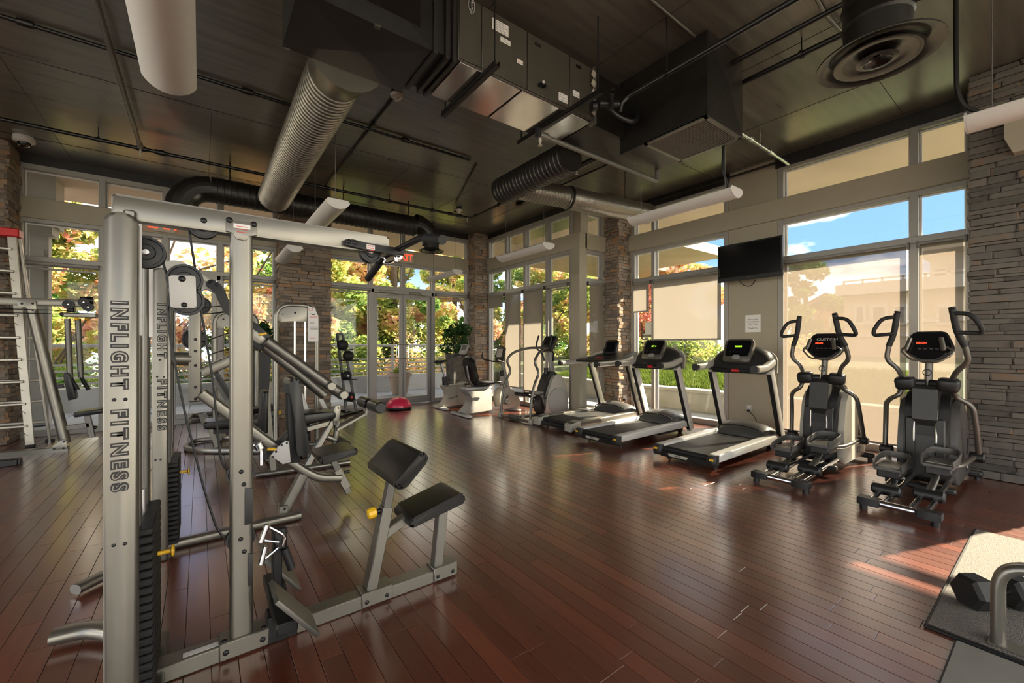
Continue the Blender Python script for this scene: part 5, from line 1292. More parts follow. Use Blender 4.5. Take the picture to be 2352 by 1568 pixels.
for s in (-1, 1):
    cr = obj('crank', MB().bar((1.0, s*.13, .32), (1.0+.09*s, s*.15, .32+.13*s), .03, .02), M['black'], t)
    obj('pedal', MB().box((1.0+.09*s, s*.21, .32+.13*s), (.10, .11, .03), bev=.006).tube([(.95+.09*s, s*.21, .34+.13*s), (1.0+.09*s, s*.21, .42+.13*s), (1.05+.09*s, s*.21, .34+.13*s)], .008, 6, .04), M['black'], cr)
# ------------------------------------------------------------------ helpers for the strength machines
def PX(y): return lambda px, py: at(px, py, y=y)
def outline(y, pts): return [at(a, b, y=y) for a, b in pts]
def plate_px(t, name, y0, y1, pts, m, bev=.004, r=0):
    P = [(p.x, p.z) for p in outline(y0, pts)]
    if r: P = rpoly(P, r, 4)
    return obj(name, W(t).xz(P, y0, y1, bev, 2), M[m], t)
def pulley(t, c, r, ax=(0, 1, 0), w=.03, m='black', name='pulley'):
    c = V(c); a = V(ax).normalized()
    o = obj(name, W(t).lathe([(.01, 0), (r*.45, 0), (r*.5, w*.15), (r*.82, w*.2), (r*.86, 0), (r, 0), (r*.93, w*.4), (r*.93, w*.6), (r, w), (r*.86, w), (r*.82, w*.8), (r*.5, w*.85), (r*.45, w), (.01, w)], c - a*w/2, a, 28), M[m], t)
    obj('hub', W(t).lathe([(.006, -w*.62), (r*.16, -w*.62), (r*.22, -w*.5), (r*.22, w*.5), (r*.16, w*.62), (.006, w*.62)], c, a, 16), M['steel'], o)
    return o
def text_fit(name, s, m, parent, org, o, xd, yd, L, H, off=0, lift=0):
    """lettering stretched to a length and a height"""
    c = bpy.data.curves.new(name, 'FONT'); c.body = s; c.size = 1; c.align_x = 'CENTER'; c.align_y = 'CENTER'; c.resolution_u = 3; c.offset = off/H; c.space_character = 1.45
    t_ = bpy.data.objects.new(name, c); COL.objects.link(t_)
    me = bpy.data.meshes.new_from_object(t_.evaluated_get(bpy.context.evaluated_depsgraph_get()))
    bpy.data.objects.remove(t_); bpy.data.curves.remove(c)
    co = np.zeros(len(me.vertices)*3); me.vertices.foreach_get('co', co); co = co.reshape(-1, 3)
    mn, mx = co.min(0), co.max(0); mid = (mn+mx)/2
    F_ = frame(o, xd, yd)
    e = 2*off
    S = Matrix.Diagonal(((L+e)/(mx[0]-mn[0]), (H+e)/(mx[1]-mn[1]), 1, 1)) @ Matrix.Translation((-mid[0], -mid[1], 0))
    me.transform(Matrix.Translation(-V(org)) @ F_ @ Matrix.Translation((0, 0, lift)) @ S)
    me.materials.clear(); me.name = name
    return link(name, me, M[m], parent)
def weight_stack(t, x0, x1, y0, y1, z0, n, th, pin, m='rubber'):
    for k in range(n):
        z = z0 + k*th
        obj('weight_plate', W(t).b2((x0, y0, z+.002), (x1, y1, z+th-.002), .006), M[m], t)
    for y in (y0+.05, y1-.05): obj('guide_rod', W(t).cyl((((x0+x1)/2), y, .05), (((x0+x1)/2), y, 1.75), .010, 10), M['silver_dark'], t)
    obj('selector_stem', W(t).cyl(((x0+x1)/2, (y0+y1)/2, z0), ((x0+x1)/2, (y0+y1)/2, z0+n*th+.10), .013, 10), M['steel'], t)
    zz = z0 + (pin+.5)*th
    p = obj('selector_pin', W(t).cyl((x1-.02, (y0+y1)/2, zz), (x1+.045, (y0+y1)/2, zz), .009, 10).lathe([(.009, 0), (.024, .004), (.024, .010), (.01, .014)], (x1+.04, (y0+y1)/2, zz), (1, 0, 0), 16), M['yellow'], t)
def tower_upright(t, x0, x1, y0, y1, ztop, m='silver'):
    P = rpoly([(x0, 0), (x1, 0), (x1, ztop), (x0, ztop)], .0)
    P = [(x0, 0), (x1, 0)] + [(x1-.03+.03*math.cos(a), ztop-.03+.03*math.sin(a)) for a in [math.pi/2*k/5 for k in range(6)]] + [(x0+.035-.035*math.sin(a), ztop-.035+.035*math.cos(a)) for a in [math.pi/2*k/5 for k in range(6)]]
    return obj('tower_upright', W(t).xz(P, y0, y1, .014, 4), M[m], t, 60)
def maker(t, face, xc, y, z0, z1, z2, z3, hgt):
    """maker's name set down the face of an upright: word one from z0 down to z1, word two from z2 down to z3"""
    for s, a, b in (('INFLIGHT', z0, z1), ('FITNESS', z2, z3)):
        text_fit('lettering', s, 'ink', face, t.location, (xc, y, (a+b)/2), (0, 0, -1), (1, 0, 0), a-b, hgt, .0035, .0006)
        text_fit('lettering_fill', s, 'silver', face, t.location, (xc, y, (a+b)/2), (0, 0, -1), (1, 0, 0), a-b, hgt, -.0006, .0010)

# ------------------------------------------------------------------ 1  lat pulldown / low row with arm-curl bench
YM = 2.20; q = PX(YM)
m1 = thing('cable_machine', 'silver cable machine with tall weight tower, top beam and arm-curl bench', 'gym machine', (.3, YM, 0), world=True)
yn = 1.93
x0, x1 = at(235, 1000, y=yn).x, at(316, 1000, y=yn).x
ztop = at(280, 487, y=yn).z
u = tower_upright(m1, x0, x1, yn, yn+.062, ztop)
xc = at(275, 900, y=yn).x
maker(m1, u, xc, yn, at(275, 693, y=yn).z, at(275, 893, y=yn).z, at(275, 942, y=yn).z, at(275, 1127, y=yn).z, at(294, 900, y=yn).x - at(257, 900, y=yn).x)
for a, b in ((262, 918), (288, 917), (261, 1252), (287, 1248)): bolt(m1, at(a, b, y=yn) , (0, -1, 0), .0062)
tower_upright(m1, x0-.01, x1-.005, 2.41, 2.47, ztop)
obj('tower_foot', W(m1).b2((x0+.01, yn+.01, .0), (x1+.06, 2.46, .055), .008), M['silver_dark'], m1)
obj('tower_cap', W(m1).b2((x0+.02, yn+.02, ztop-.09), (x1-.01, 2.45, ztop-.03), .006), M['silver'], m1)
for yy in (yn+.064, 2.405):
    pc = obj('instruction_placard', W(m1).b2((x1-.03, yy, at(320, 770, y=1.98).z), (x1+.006, yy+.004, at(320, 512, y=1.98).z)), M['paper'], m1)
weight_stack(m1, x0+.03, x1+.036, 2.02, 2.38, .06, 20, .031, 14)
# top beam and bracket
bz0, bz1 = 1.832, 1.925
bx0, bx1 = q(259, 470).x, q(889, 560).x
obj('top_beam', W(m1).xz(rpoly([(bx0, bz0), (bx1, bz0), (bx1, bz1), (bx0, bz1)], .012), YM-.032, YM+.032, .010, 3), M['silver'], m1, 50)
obj('beam_bracket', W(m1).b2((q(287, 480).x, YM-.05, ztop-.03), (q(316, 480).x, YM-.03, ztop+.065), .006), M['silver'], m1)
# front post with clamp plate
fx0, fx1 = q(527, 1000).x, q(580, 1000).x
obj('front_post', W(m1).sweep([((fx0+fx1)/2, YM, .06), ((fx0+fx1)/2, YM, bz0+.01)], rrect(fx1-fx0, .075, .02, 4), up=(0, 1, 0)), M['silver'], m1, 50)
cp = plate_px(m1, 'clamp_plate', YM-.046, YM-.030, [(519, 503), (590, 512), (590, 541), (570, 541), (566, 553), (542, 548), (537, 534), (519, 531)], 'silver', .002)
s_ = at(536, 509, y=YM-.046); e_ = at(575, 531, y=YM-.046)
st = obj('sticker', W(m1).b2((s_.x, YM-.0475, e_.z+.006), (e_.x, YM-.0458, s_.z-.006)), M['paper'], cp)
for k in range(3): obj('print_line', W(m1).b2((s_.x+.012, YM-.0482, s_.z-.018-.012*k), (e_.x-.012, YM-.0474, s_.z-.0155-.012*k)), M['paperred'], st)
for a, b in ((527, 505), (583, 515)): bolt(m1, at(a, b, y=YM-.046), (0, -1, 0), .013)
bolt(m1, at(468, 506, y=YM-.032), (0, -1, 0), .012)
pulley(m1, q(467, 512) + V((0, 0, -.012)), .055, w=.034)
# swivel end with lat bar hooks
plate_px(m1, 'swivel_bracket', YM-.062, YM-.034, [(794, 549), (812, 549), (840, 558), (931, 571), (929, 586), (880, 580), (835, 572), (795, 563)], 'black', .003)
plate_px(m1, 'swivel_bracket', YM+.034, YM+.06, [(794, 549), (812, 549), (840, 558), (905, 571), (903, 586), (880, 580), (835, 572), (795, 563)], 'black', .003)
s_ = at(842, 559, y=YM-.063); e_ = at(861, 574, y=YM-.063)
st = obj('warning_sticker', W(m1).b2((s_.x, YM-.0635, e_.z), (e_.x, YM-.0618, s_.z-.004)), M['paper'], m1)
for k in range(3): obj('print_line', W(m1).b2((s_.x+.004, YM-.0640, s_.z-.012-.011*k), (e_.x-.004, YM-.0634, s_.z-.008-.011*k)), M['paperred'], st)
for a, b in ((801, 554), (815, 557)): bolt(m1, at(a, b, y=YM-.062), (0, -1, 0), .012)
pulley(m1, q(850, 580), .055, w=.034)
obj('snap_hook', W(m1).tube([q(868, 588), q(885, 592), q(880, 603), q(890, 606), q(905, 600), q(918, 596)], .007, 8, .02).cyl(q(915, 590)+V((0, -.02, 0)), q(915, 590)+V((0, .02, 0)), .016, 12), M['chrome'], m1)
# cable, pulleys, travelling block
pulley(m1, at(336, 580, y=2.12), .060, w=.034)
b1_, b2_ = q(425, 642), q(428, 690)
pulley(m1, b1_, .062, w=.034); pulley(m1, b2_, .062, w=.034)
plate_px(m1, 'block_plate', YM-.028, YM-.02, [(387, 632), (449, 633), (452, 707), (391, 706)], 'whiteplastic', .002, .01)
plate_px(m1, 'block_plate', YM+.02, YM+.028, [(387, 632), (449, 633), (452, 707), (391, 706)], 'whiteplastic', .002, .01)
bolt(m1, at(418, 640, y=YM-.028), (0, -1, 0), .013); bolt(m1, at(423, 700, y=YM-.028), (0, -1, 0), .011, M['steel'])
for pts in ([(433, 521), (452, 640), (450, 660)], [(371, 590), (385, 640), (388, 660)], [(386, 690), (388, 760), (420, 930), (470, 1130), (500, 1220), (528, 1248)], [(457, 690), (470, 760), (490, 880), (497, 960), (507, 1060), (530, 1092)]):
    obj('cable', W(m1).tube([q(*p) for p in pts], .0045, 7, .12), M['black'], m1)
for py in (1098, 1246):
    pulley(m1, q(553, py-12), .055, w=.03)
for a, b in ((554, 1083), (560, 1112), (553, 1238), (561, 1266)): bolt(m1, at(a, b, y=YM-.038), (0, -1, 0), .0095)
plate_px(m1, 'pad_strip', YM-.045, YM-.036, [(563, 1120), (581, 1122), (581, 1203), (562, 1206)], 'darkgrey', .001)
plate_px(m1, 'pad_strip', YM-.045, YM-.036, [(570, 1272), (581, 1272), (581, 1343), (570, 1346)], 'darkgrey', .001)
# base
obj('base_rail', W(m1).b2((x1-.02, YM-.042, .0), (.275, YM+.042, .07), .006), M['silver'], m1)
st = obj('base_sticker', W(m1).b2((-.06, YM-.03, .0705), (.06, YM+.0, .0712)), M['paper'], m1)
obj('post_clamp', W(m1).b2((.06, YM-.05, .005), (.245, YM+.05, .082), .005), M['silver'], m1)
for a in (.085, .22): bolt(m1, (a, YM-.05, .04), (0, -1, 0), .012)
for a in (.08, .225): bolt(m1, (a, YM-.03, .082), (0, 0, 1), .011)
f1 = at(120, 1470, z=.03); f2 = at(205, 1450, z=.03)
obj('rear_foot', W(m1).oval([(f1.x, f1.y, .045), (f2.x, f2.y, .045), (x0-.03, f2.y-.12, .045), (x0+.05, 2.06, .035)], .085, .055, f=.10), M['silver'], m1)
# low-row foot rest
for ya, yb in ((1.90, 2.09), (2.31, 2.50)):
    obj('foot_rest', W(m1).xz([(.235, .315), (.39, .115), (.405, .125), (.25, .325)], ya, yb, .002), M['silver_dark'], m1)
obj('foot_rest_post', W(m1).b2((.262, YM-.028, .02), (.30, YM+.028, .50), .004).b2((.25, 1.96, .14), (.33, 2.44, .19), .004).b2((.24, YM-.045, .0), (.36, YM+.045, .12), .004), M['blackmetal'], m1)
obj('handle_hook', W(m1).b2((.262, YM-.06, .42), (.315, YM-.025, .52), .008).cyl((.305, YM-.05, .42), (.335, YM-.05, .32), .017, 12), M['black'], m1)
# arm-curl bench on the front rail
obj('front_rail', W(m1).b2((.33, YM-.04, 0.0), (1.20, YM+.04, .07), .005), M['silver'], m1)
c0 = at(850, 1345, y=YM); c1 = at(887, 1162, y=YM); c2 = at(906, 1100, y=YM)
for a0, a1 in ((.655, .815), (1.055, 1.205)):
    br = obj('rail_bracket', W(m1).b2((a0, YM-.05, .008), (a1, YM+.05, .082), .004), M['silver'], m1)
    for a in (a0+.025, a1-.03): bolt(m1, (a, YM-.05, .035), (0, -1, 0), .011)
obj('curl_post', W(m1).bar((c0.x, YM, .08), (c1.x, YM, c1.z), .055, .075, up=(0, 1, 0), r=.005), M['silver'], m1)
obj('curl_slide', W(m1).bar((c1.x-.01, YM, c1.z-.05), (c2.x, YM, .70), .042, .055, up=(0, 1, 0), r=.004), M['silver_dark'], m1)
kn = at(868, 1170, y=YM)
obj('adjust_knob', W(m1).cyl((kn.x+.04, YM, kn.z-.005), (kn.x-.01, YM, kn.z-.01), .013, 12), M['blackmetal'], m1)
obj('adjust_knob_head', W(m1).lathe([(.018, 0), (.026, .006), (.029, .03), (.024, .045), (.0, .047)], (kn.x-.008, YM, kn.z-.008), (-1, 0, -.1), 10), M['yellow'], m1, 25)
pad = [(.762, .648), (.775, .672), (.905, .792), (.925, .796), (.95, .768), (.945, .742), (.835, .635), (.80, .622)]
obj('arm_pad', W(m1).xz(rpoly(pad, .02, 3), 2.0, 2.43, .022, 4), M['vinyl'], m1, 50)
obj('arm_pad_seam', W(m1).sweep([(a, 2.008, b) for a, b in rpoly(pad, .02, 2)], circ(.003, 5), closed=True), M['black'], m1)
sp = [(.885, .375), (.895, .432), (1.19, .503), (1.215, .492), (1.222, .445), (1.20, .438)]
obj('seat_pad', W(m1).xz(rpoly(sp, .02, 4), 2.085, 2.33, .02, 4), M['vinyl'], m1, 50)
obj('seat_post', W(m1).bar((1.095, YM, .08), (1.135, YM, .45), .055, .06, up=(0, 1, 0), r=.005), M['silver'], m1)
obj('seat_brace', W(m1).bar((.775, YM, .335), (.93, YM, .405), .05, .055, up=(0, 1, 0), r=.005), M['silver'], m1)

# lat bar and row handle hanging on the machine
lb = thing('lat_bar', 'black bent lat bar hanging at the end of the top beam', 'bar', (.85, YM, 1.86), world=True)
pts = [V((.85, 2.66, 1.775)), V((.85, 2.37, 1.862)), V((.85, 1.875, 1.868)), V((.85, 1.66, 1.815))]
obj('bar', W(lb).tube(pts, .0165, 12, .05), M['blackmetal'], lb)
obj('grip', W(lb).tube([pts[0]+V((0, .01, -.003)), pts[0].lerp(pts[1], .72)], .0215, 12), M['rubber'], lb); obj('grip', W(lb).tube([pts[3]+V((0, -.01, -.003)), pts[3].lerp(pts[2], .72)], .0215, 12), M['rubber'], lb)
obj('hanger_eye', W(lb).b2((.838, YM-.012, 1.80), (.862, YM+.012, 1.86), .004), M['chrome'], lb)
rh = thing('row_handle', 'chrome double-grip row handle hooked on the low pulley post', 'handle', (.28, YM-.08, .5), world=True)
z_ = YM-.075; qq = PX(z_)
for a, b in (((615, 1203), (599, 1246)), ((611, 1252), (599, 1297))): obj('grip', W(rh).cyl(qq(*a), qq(*b), .013, 12, bev=.003), M['chrome'], rh)
obj('linkage', W(rh).tube([qq(614, 1208), qq(648, 1226), qq(655, 1236), qq(650, 1252)], .0055, 7, .01).tube([qq(602, 1240), qq(640, 1245)], .0055, 7).tube([qq(600, 1291), qq(640, 1257)], .0055, 7), M['chrome'], rh)

# ------------------------------------------------------------------ 2  multi-press machine
Y2 = 3.65; q = PX(Y2)
m2 = thing('press_machine', 'silver multi-press machine with long sloping press arms and black backrest', 'gym machine', (.3, Y2, 0), world=True)
yn = 3.38
x0, x1 = at(349, 1000, y=yn).x, at(386, 1000, y=yn).x
ztop = at(375, 615, y=yn).z
u = tower_upright(m2, x0, x1, yn, yn+.06, ztop)
maker(m2, u, at(372, 850, y=yn).x, yn, at(372, 698, y=yn).z, at(372, 822, y=yn).z, at(365, 872, y=yn).z, at(365, 988, y=yn).z, .042)
for a, b in ((367, 826), (361, 865), (377, 865), (357, 1056), (369, 1055), (353, 1250), (366, 1247)): bolt(m2, at(a, b, y=yn), (0, -1, 0), .006)
tower_upright(m2, x0, x1, 3.86, 3.92, ztop)
obj('tower_cap', W(m2).b2((x0+.01, yn+.02, ztop-.08), (x1-.01, 3.9, ztop-.02), .006), M['silver'], m2)
weight_stack(m2, x0+.03, x1+.05, 3.46, 3.84, .06, 17, .031, 13)
pc = obj('instruction_placard', W(m2).b2((x1-.03, 3.444, 1.0), (x1+.006, 3.448, 1.6)), M['paper'], m2)
obj('base_rail', W(m2).oval([at(386, 1252, z=.03), at(690, 1182, z=.03)], .07, .06, r=.022), M['silver'], m2)
f = at(173, 1358, z=.03); f2 = at(235, 1330, z=.03)
obj('rear_foot', W(m2).oval([(f.x, f.y, .04), (f2.x, f2.y+.02, .04), (x0+.02, yn+.12, .035)], .07, .05, f=.08), M['silver'], m2)
plate_px(m2, 'top_arm', Y2-.03, Y2+.03, [(356, 618), (376, 601), (400, 596), (425, 603), (470, 632), (523, 676), (517, 690), (495, 672), (466, 660), (462, 690), (450, 690), (446, 650), (400, 625), (356, 640)], 'silver', .006, .02)
plate_px(m2, 'lever_arm', Y2-.07, Y2-.032, [(472, 648), (486, 641), (505, 650), (516, 665), (526, 690), (600, 752), (621, 770), (612, 785), (585, 778), (512, 712), (490, 665), (476, 658)], 'black', .005, .01)
for a, b in ((481, 647), (497, 654)): bolt(m2, at(a, b, y=Y2-.07), (0, -1, 0), .012)
p0, p1 = q(433, 640), q(463, 921)
obj('carriage_tube', W(m2).b2((p0.x, Y2-.04, p1.z), (p1.x, Y2+.04, p0.z), .012, 3), M['silver'], m2)
for b in (779, 806, 839, 889, 916): bolt(m2, at(449, b, y=Y2-.04), (0, -1, 0), .010)
pulley(m2, q(447, 779) + V((0, .07, 0)), .075, w=.04); pulley(m2, q(462, 700) + V((0, .06, 0)), .06, w=.03)
obj('tower_strut', W(m2).cyl(at(384, 823, y=Y2), q(440, 824), .045, 16), M['silver'], m2)
obj('pivot_arm', W(m2).bar(q(464, 856), q(531, 826), .07, .09, up=(0, 1, 0), r=.015, n=2), M['silver'], m2)
obj('main_frame', W(m2).bar(q(462, 902), q(648, 1040), .075, .125, up=(0, 1, 0), r=.02, n=3), M['silver'], m2)
for pts in ([(462, 705), (530, 700)], [(470, 720), (560, 712)], [(465, 785), (545, 758)], [(480, 815), (560, 790)]):
    obj('cable', W(m2).tube([q(*p)+V((0, .05, 0)) for p in pts], .004, 6), M['black'], m2)
# press arms with hand grips
arms = ((3.42, (612, 783), (788, 908), .043), (3.88, (586, 778), (745, 908), .045))
for yy, a, b, r in arms:
    A, B = at(*a, y=yy), at(*b, y=yy)
    o = obj('press_arm', W(m2).oval([A, B], .075, .095, up=(0, 1, 0), r=.03), M['silver_dark'], m2)
    for k in ((.80, .97) if yy < 3.6 else ()):
        c = A.lerp(B, k); obj('grip_peg', W(m2).cyl(c+V((0, -.02, 0)), c+V((0, -.10, 0)), .032, 16, bev=.004), M['silver'], o)
plate_px(m2, 'pivot_block', 3.46, 3.84, [(578, 740), (590, 742), (621, 770), (606, 800), (596, 806), (576, 790)], 'black', .006)
plate_px(m2, 'pivot_face', 3.44, 3.46, [(578, 752), (612, 778), (606, 790), (590, 788), (576, 775)], 'silver', .003)
obj('pull_pin', W(m2).box(at(604, 767, y=3.43), (.05, .02, .018), rot=(0, -14, 0), bev=.005), M['yellow'], m2)
# seat side
bp = [(668, 871), (683, 868), (692, 876), (698, 950), (712, 1030), (707, 1049), (690, 1053), (682, 1040), (676, 960), (664, 885)]
plate_px(m2, 'back_pad', 3.50, 3.82, bp, 'vinyl', .02, .015)
plate_px(m2, 'back_frame', 3.58, 3.72, [(660, 905), (674, 903), (690, 1062), (664, 1064)], 'black', .004)
obj('back_strut', W(m2).bar(at(604, 1052, y=3.62), at(668, 988, y=3.62), .04, .055, up=(0, 1, 0)), M['black'], m2)
plate_px(m2, 'angle_plate', 3.50, 3.512, [(622, 1046), (636, 1028), (656, 1012), (664, 1014), (668, 1061), (650, 1066)], 'whiteplastic', .002)
for a, b in ((627, 1049), (634, 1037), (647, 1022), (659, 1017)): bolt(m2, at(a, b, y=3.50), (0, -1, 0), .008)
obj('pull_pin', W(m2).box(at(624, 1031, y=3.49), (.06, .025, .02), rot=(0, 8, 0), bev=.006), M['yellow'], m2)
obj('chrome_clamp', W(m2).cyl(at(592, 1018, y=3.5), at(598, 1030, y=3.5), .03, 14).tube([at(597, 1028, y=3.48), at(600, 1036, y=3.48), at(600, 1068, y=3.48)], .011, 8, .02), M['chrome'], m2)
obj('seat_tube', W(m2).oval([q(652, 1050), q(700, 1082), q(733, 1097), q(782, 1096)], .065, .085, up=(0, 1, 0), f=.12, r=.02), M['silver'], m2)
a0, a1 = q(697, 1088), q(650, 1190)
obj('front_leg', W(m2).bar(a0, (a1.x, Y2, .05), .07, .085, up=(0, 1, 0), r=.012, n=2), M['silver'], m2)
obj('leg_bracket', W(m2).b2((a1.x-.03, Y2-.05, .01), (a1.x+.03, Y2+.05, .12), .006), M['silver'], m2)
for dz in (.035, .095): bolt(m2, (a1.x+.005, Y2-.05, dz), (0, -1, 0), .010)
sp = [(x_.x, x_.z) for x_ in outline(3.5, [(733, 1050), (737, 1066), (745, 1067), (822, 1043), (822, 1032), (817, 1029)])]
obj('seat_pad', W(m2).xz(rpoly(sp, .015, 4), 3.5, 3.82, .02, 4), M['vinyl'], m2, 50)
obj('seat_post', W(m2).bar(q(763, 1052), q(800, 1130), .05, .05, up=(0, 1, 0)), M['silver_dark'], m2)
obj('seat_sleeve', W(m2).bar(q(774, 1078), q(796, 1118), .062, .062, up=(0, 1, 0)), M['silver'], m2)
obj('seat_knob', W(m2).cyl(q(790, 1084), q(802, 1082), .013, 10), M['blackmetal'], m2)

# ------------------------------------------------------------------ 3  leg extension machine with arched tower
m3 = thing('leg_machine', 'leg extension machine with roller pads and an arched weight tower bearing a placard', 'gym machine', (.95, 5.0, 0), world=True)
ty = 5.5; ax0, ax1 = at(634, 800, y=ty).x, at(728, 800, y=ty).x; az = at(680, 701, y=ty).z
def arch(t, y, a0, a1, z, r=.028):
    return obj('tower_arch', W(t).tube([(a0, y, 0), (a0, y, z), (a1, y, z), (a1, y, 0)], r, 14, .17, 8), M['silver'], t)
arch(m3, ty, ax0, ax1, az)
P = rpoly([(ax0+.01, az-.21), (ax0+.01, az), (ax1-.01, az), (ax1-.01, az-.19), (ax0+.13, az-.19)], .05, 4)
obj('tower_panel', W(m3).xz(P, ty-.018, ty+.018, .004), M['silver'], m3)
for px, rr in ((650, .007), (678, .013)): bolt(m3, at(px, 722 if px < 660 else 718, y=ty-.018), (0, -1, 0), rr)
s_, e_ = at(707, 702, y=ty-.04), at(731, 784, y=ty-.04)
pl_ = obj('instruction_placard', W(m3).xz([(s_.x, s_.z), (s_.x, e_.z), (e_.x, e_.z), (e_.x, s_.z-.12), (e_.x-.04, s_.z-.03)], ty-.045, ty-.041), M['paper'], m3)
text('lettering', 'C1', .05, M['paperred'], pl_, frame((s_.x+.035, ty-.0465, s_.z-.045), (1, 0, 0), (0, 0, 1)), m3.location)
obj('logo_bird', W(m3).xz([(s_.x+.02, s_.z-.088), (s_.x+.06, s_.z-.100), (s_.x+.10, s_.z-.088), (s_.x+.07, s_.z-.108), (s_.x+.05, s_.z-.108)], ty-.0465, ty-.045), M['ink'], pl_)
for k, (dz, w, mm) in enumerate(((.125, .09, 'paperred'), (.135, .09, 'paperred'), (.20, .05, 'ink'), (.21, .06, 'ink'), (.25, .09, 'ink'), (.265, .09, 'ink'), (.28, .09, 'ink'), (.37, .08, 'paperred'), (.385, .06, 'paperred'))):
    obj('print_line', W(m3).b2((s_.x+.02, ty-.0465, s_.z-dz-.004), (s_.x+.02+w, ty-.045, s_.z-dz)), M[mm], pl_)
for px in (677, 701): obj('guide_rod', W(m3).cyl((at(px, 800, y=ty).x, ty, .1), (at(px, 800, y=ty).x, ty, az-.18), .013, 10), M['chrome'], m3)
for k in range(11): obj('weight_plate', W(m3).b2((at(668, 900, y=ty).x, ty-.07, .10+.03*k), (at(711, 900, y=ty).x, ty+.07, .127+.03*k), .005), M['rubber'], m3)
obj('weight_guide', W(m3).b2((at(694, 930, y=ty).x, ty-.08, .46), (at(706, 930, y=ty).x, ty-.05, .62)), M['black'], m3)
y3 = 4.95; q = PX(y3)
obj('base_rail', W(m3).oval([at(588, 1090, z=.03), at(625, 1085, z=.03), at(803, 1060, z=.03)], .075, .055, f=.05), M['silver'], m3)
obj('rear_cross_foot', W(m3).oval([(ax0-.05, ty+.05, .03), (ax0-.05, 4.95, .03)], .07, .055), M['silver'], m3)
obj('tower_foot', W(m3).oval([(ax1+.1, ty, .03), (ax0-.1, ty, .03)], .07, .055), M['silver'], m3)
o = [(p.x, p.z) for p in outline(4.80, [(693, 962), (697, 950), (768, 945), (773, 952), (771, 961), (700, 977)])]
obj('seat_pad', W(m3).xz(rpoly(o, .015, 3), 4.80, 5.12, .018, 3), M['vinyl'], m3, 50)
obj('seat_rail', W(m3).bar(q(705, 985), q(765, 968), .05, .06, up=(0, 1, 0)), M['silver'], m3)
obj('diagonal_frame', W(m3).bar(q(770, 955), q(703, 1072), .06, .09, up=(0, 1, 0), r=.01), M['silver'], m3)
obj('front_post', W(m3).bar(q(776, 965), q(765, 1050), .055, .06, up=(0, 1, 0), r=.015, n=2), M['silver'], m3)
plate_px(m3, 'hinge_plate', y3-.06, y3-.045, [(764, 948), (770, 932), (782, 931), (783, 942), (777, 975), (766, 978)], 'silver', .003)
for a, b in ((777, 937), (764, 964), (772, 969)): bolt(m3, at(a, b, y=y3-.06), (0, -1, 0), .010)
for dy in (-.03, .03):
    obj('leg_arm', W(m3).bar(q(770, 985)+V((0, dy*2, 0)), q(840, 948)+V((0, dy, 0)), .03, .05, up=(0, 1, 0)), M['silver'], m3)
plate_px(m3, 'roller_bracket', y3-.06, y3-.045, [(838, 950), (843, 932), (850, 934), (848, 946), (842, 957)], 'silver', .003)
c = q(850, 928)
r_ = obj('roller_pad', W(m3).cyl(c+V((0, -.36, 0)), c+V((0, -.05, 0)), .065, 18, bev=.012), M['vinyl'], m3); obj('roller_cap', W(m3).cyl(c+V((0, -.375, 0)), c+V((0, -.36, 0)), .06, 18, bev=.006), M['darkgrey'], r_)
r_ = obj('roller_pad', W(m3).cyl(c+V((0, .02, 0)), c+V((0, .32, 0)), .065, 18, bev=.012), M['vinyl'], m3)
c = q(782, 1015)
obj('ankle_roller', W(m3).cyl(c+V((0, -.22, 0)), c+V((0, .2, 0)), .055, 18, bev=.01), M['black'], m3)
obj('arm_spindle', W(m3).cyl(q(745, 1000), q(775, 1012), .035, 12), M['silver'], m3)
obj('back_pad', W(m3).xz([(p.x, p.z) for p in outline(4.82, [(597, 995), (604, 900), (618, 898), (616, 995)])], 4.82, 5.1, .02, 3), M['vinyl'], m3)
obj('back_upright', W(m3).bar(q(612, 900), q(628, 1080), .05, .06, up=(0, 1, 0)), M['silver'], m3)
obj('stay', W(m3).bar(at(690, 905, y=5.2), at(722, 985, y=5.2), .045, .05, up=(0, 1, 0)).bar(at(735, 915, y=5.2), at(760, 962, y=5.2), .045, .05, up=(0, 1, 0)), M['whiteplastic'], m3)
obj('chain', W(m3).tube([at(702, 960, y=5.1), at(703, 1010, y=5.1), at(706, 1035, y=5.1)], .010, 6), M['steel'], m3)
obj('lower_frame', W(m3).tube([at(690, 1010, y=5.2), at(720, 1022, y=5.1), at(735, 1010, y=5.1)], .025, 10, .05), M['silver'], m3)

# ------------------------------------------------------------------ 4  bench machine with arched tower behind
m4 = thing('curl_machine', 'silver machine with long flat black bench and rounded loop feet behind the press machine', 'gym machine', (.4, 6.3, 0), world=True)
ty = 7.05; a0, a1 = at(494, 800, y=ty).x, at(590, 800, y=ty).x; az = at(520, 717, y=ty).z
arch(m4, ty, a0, a1, az, .03)
obj('tower_panel', W(m4).xz(rpoly([(a0+.01, az-.24), (a0+.01, az), (a1-.01, az), (a1-.01, az-.2), (a0+.15, az-.2)], .05, 4), ty-.02, ty+.02, .004), M['silver'], m4)
bolt(m4, at(513, 733, y=ty-.02), (0, -1, 0), .012)
for k in range(12): obj('weight_plate', W(m4).b2((a0+.12, ty-.08, .1+.03*k), (a1-.12, ty+.08, .127+.03*k), .005), M['rubber'], m4)
for x in (a0+.22, a1-.22): obj('guide_rod', W(m4).cyl((x, ty, .1), (x, ty, az-.1), .013, 10), M['chrome'], m4)
def loop_foot(z, pts, n):
    P = [at(a, b, z=.035) for a, b in pts]
    return obj(n, W(m4).sweep(fil(P, .14, 6), rrect(.06, .06, .018, 2), up=(0, 0, 1)), M['silver'], m4)
loop_foot(0, [(600, 1035), (470, 1035), (424, 1030), (440, 1012), (530, 1004), (620, 1005)], 'loop_foot')
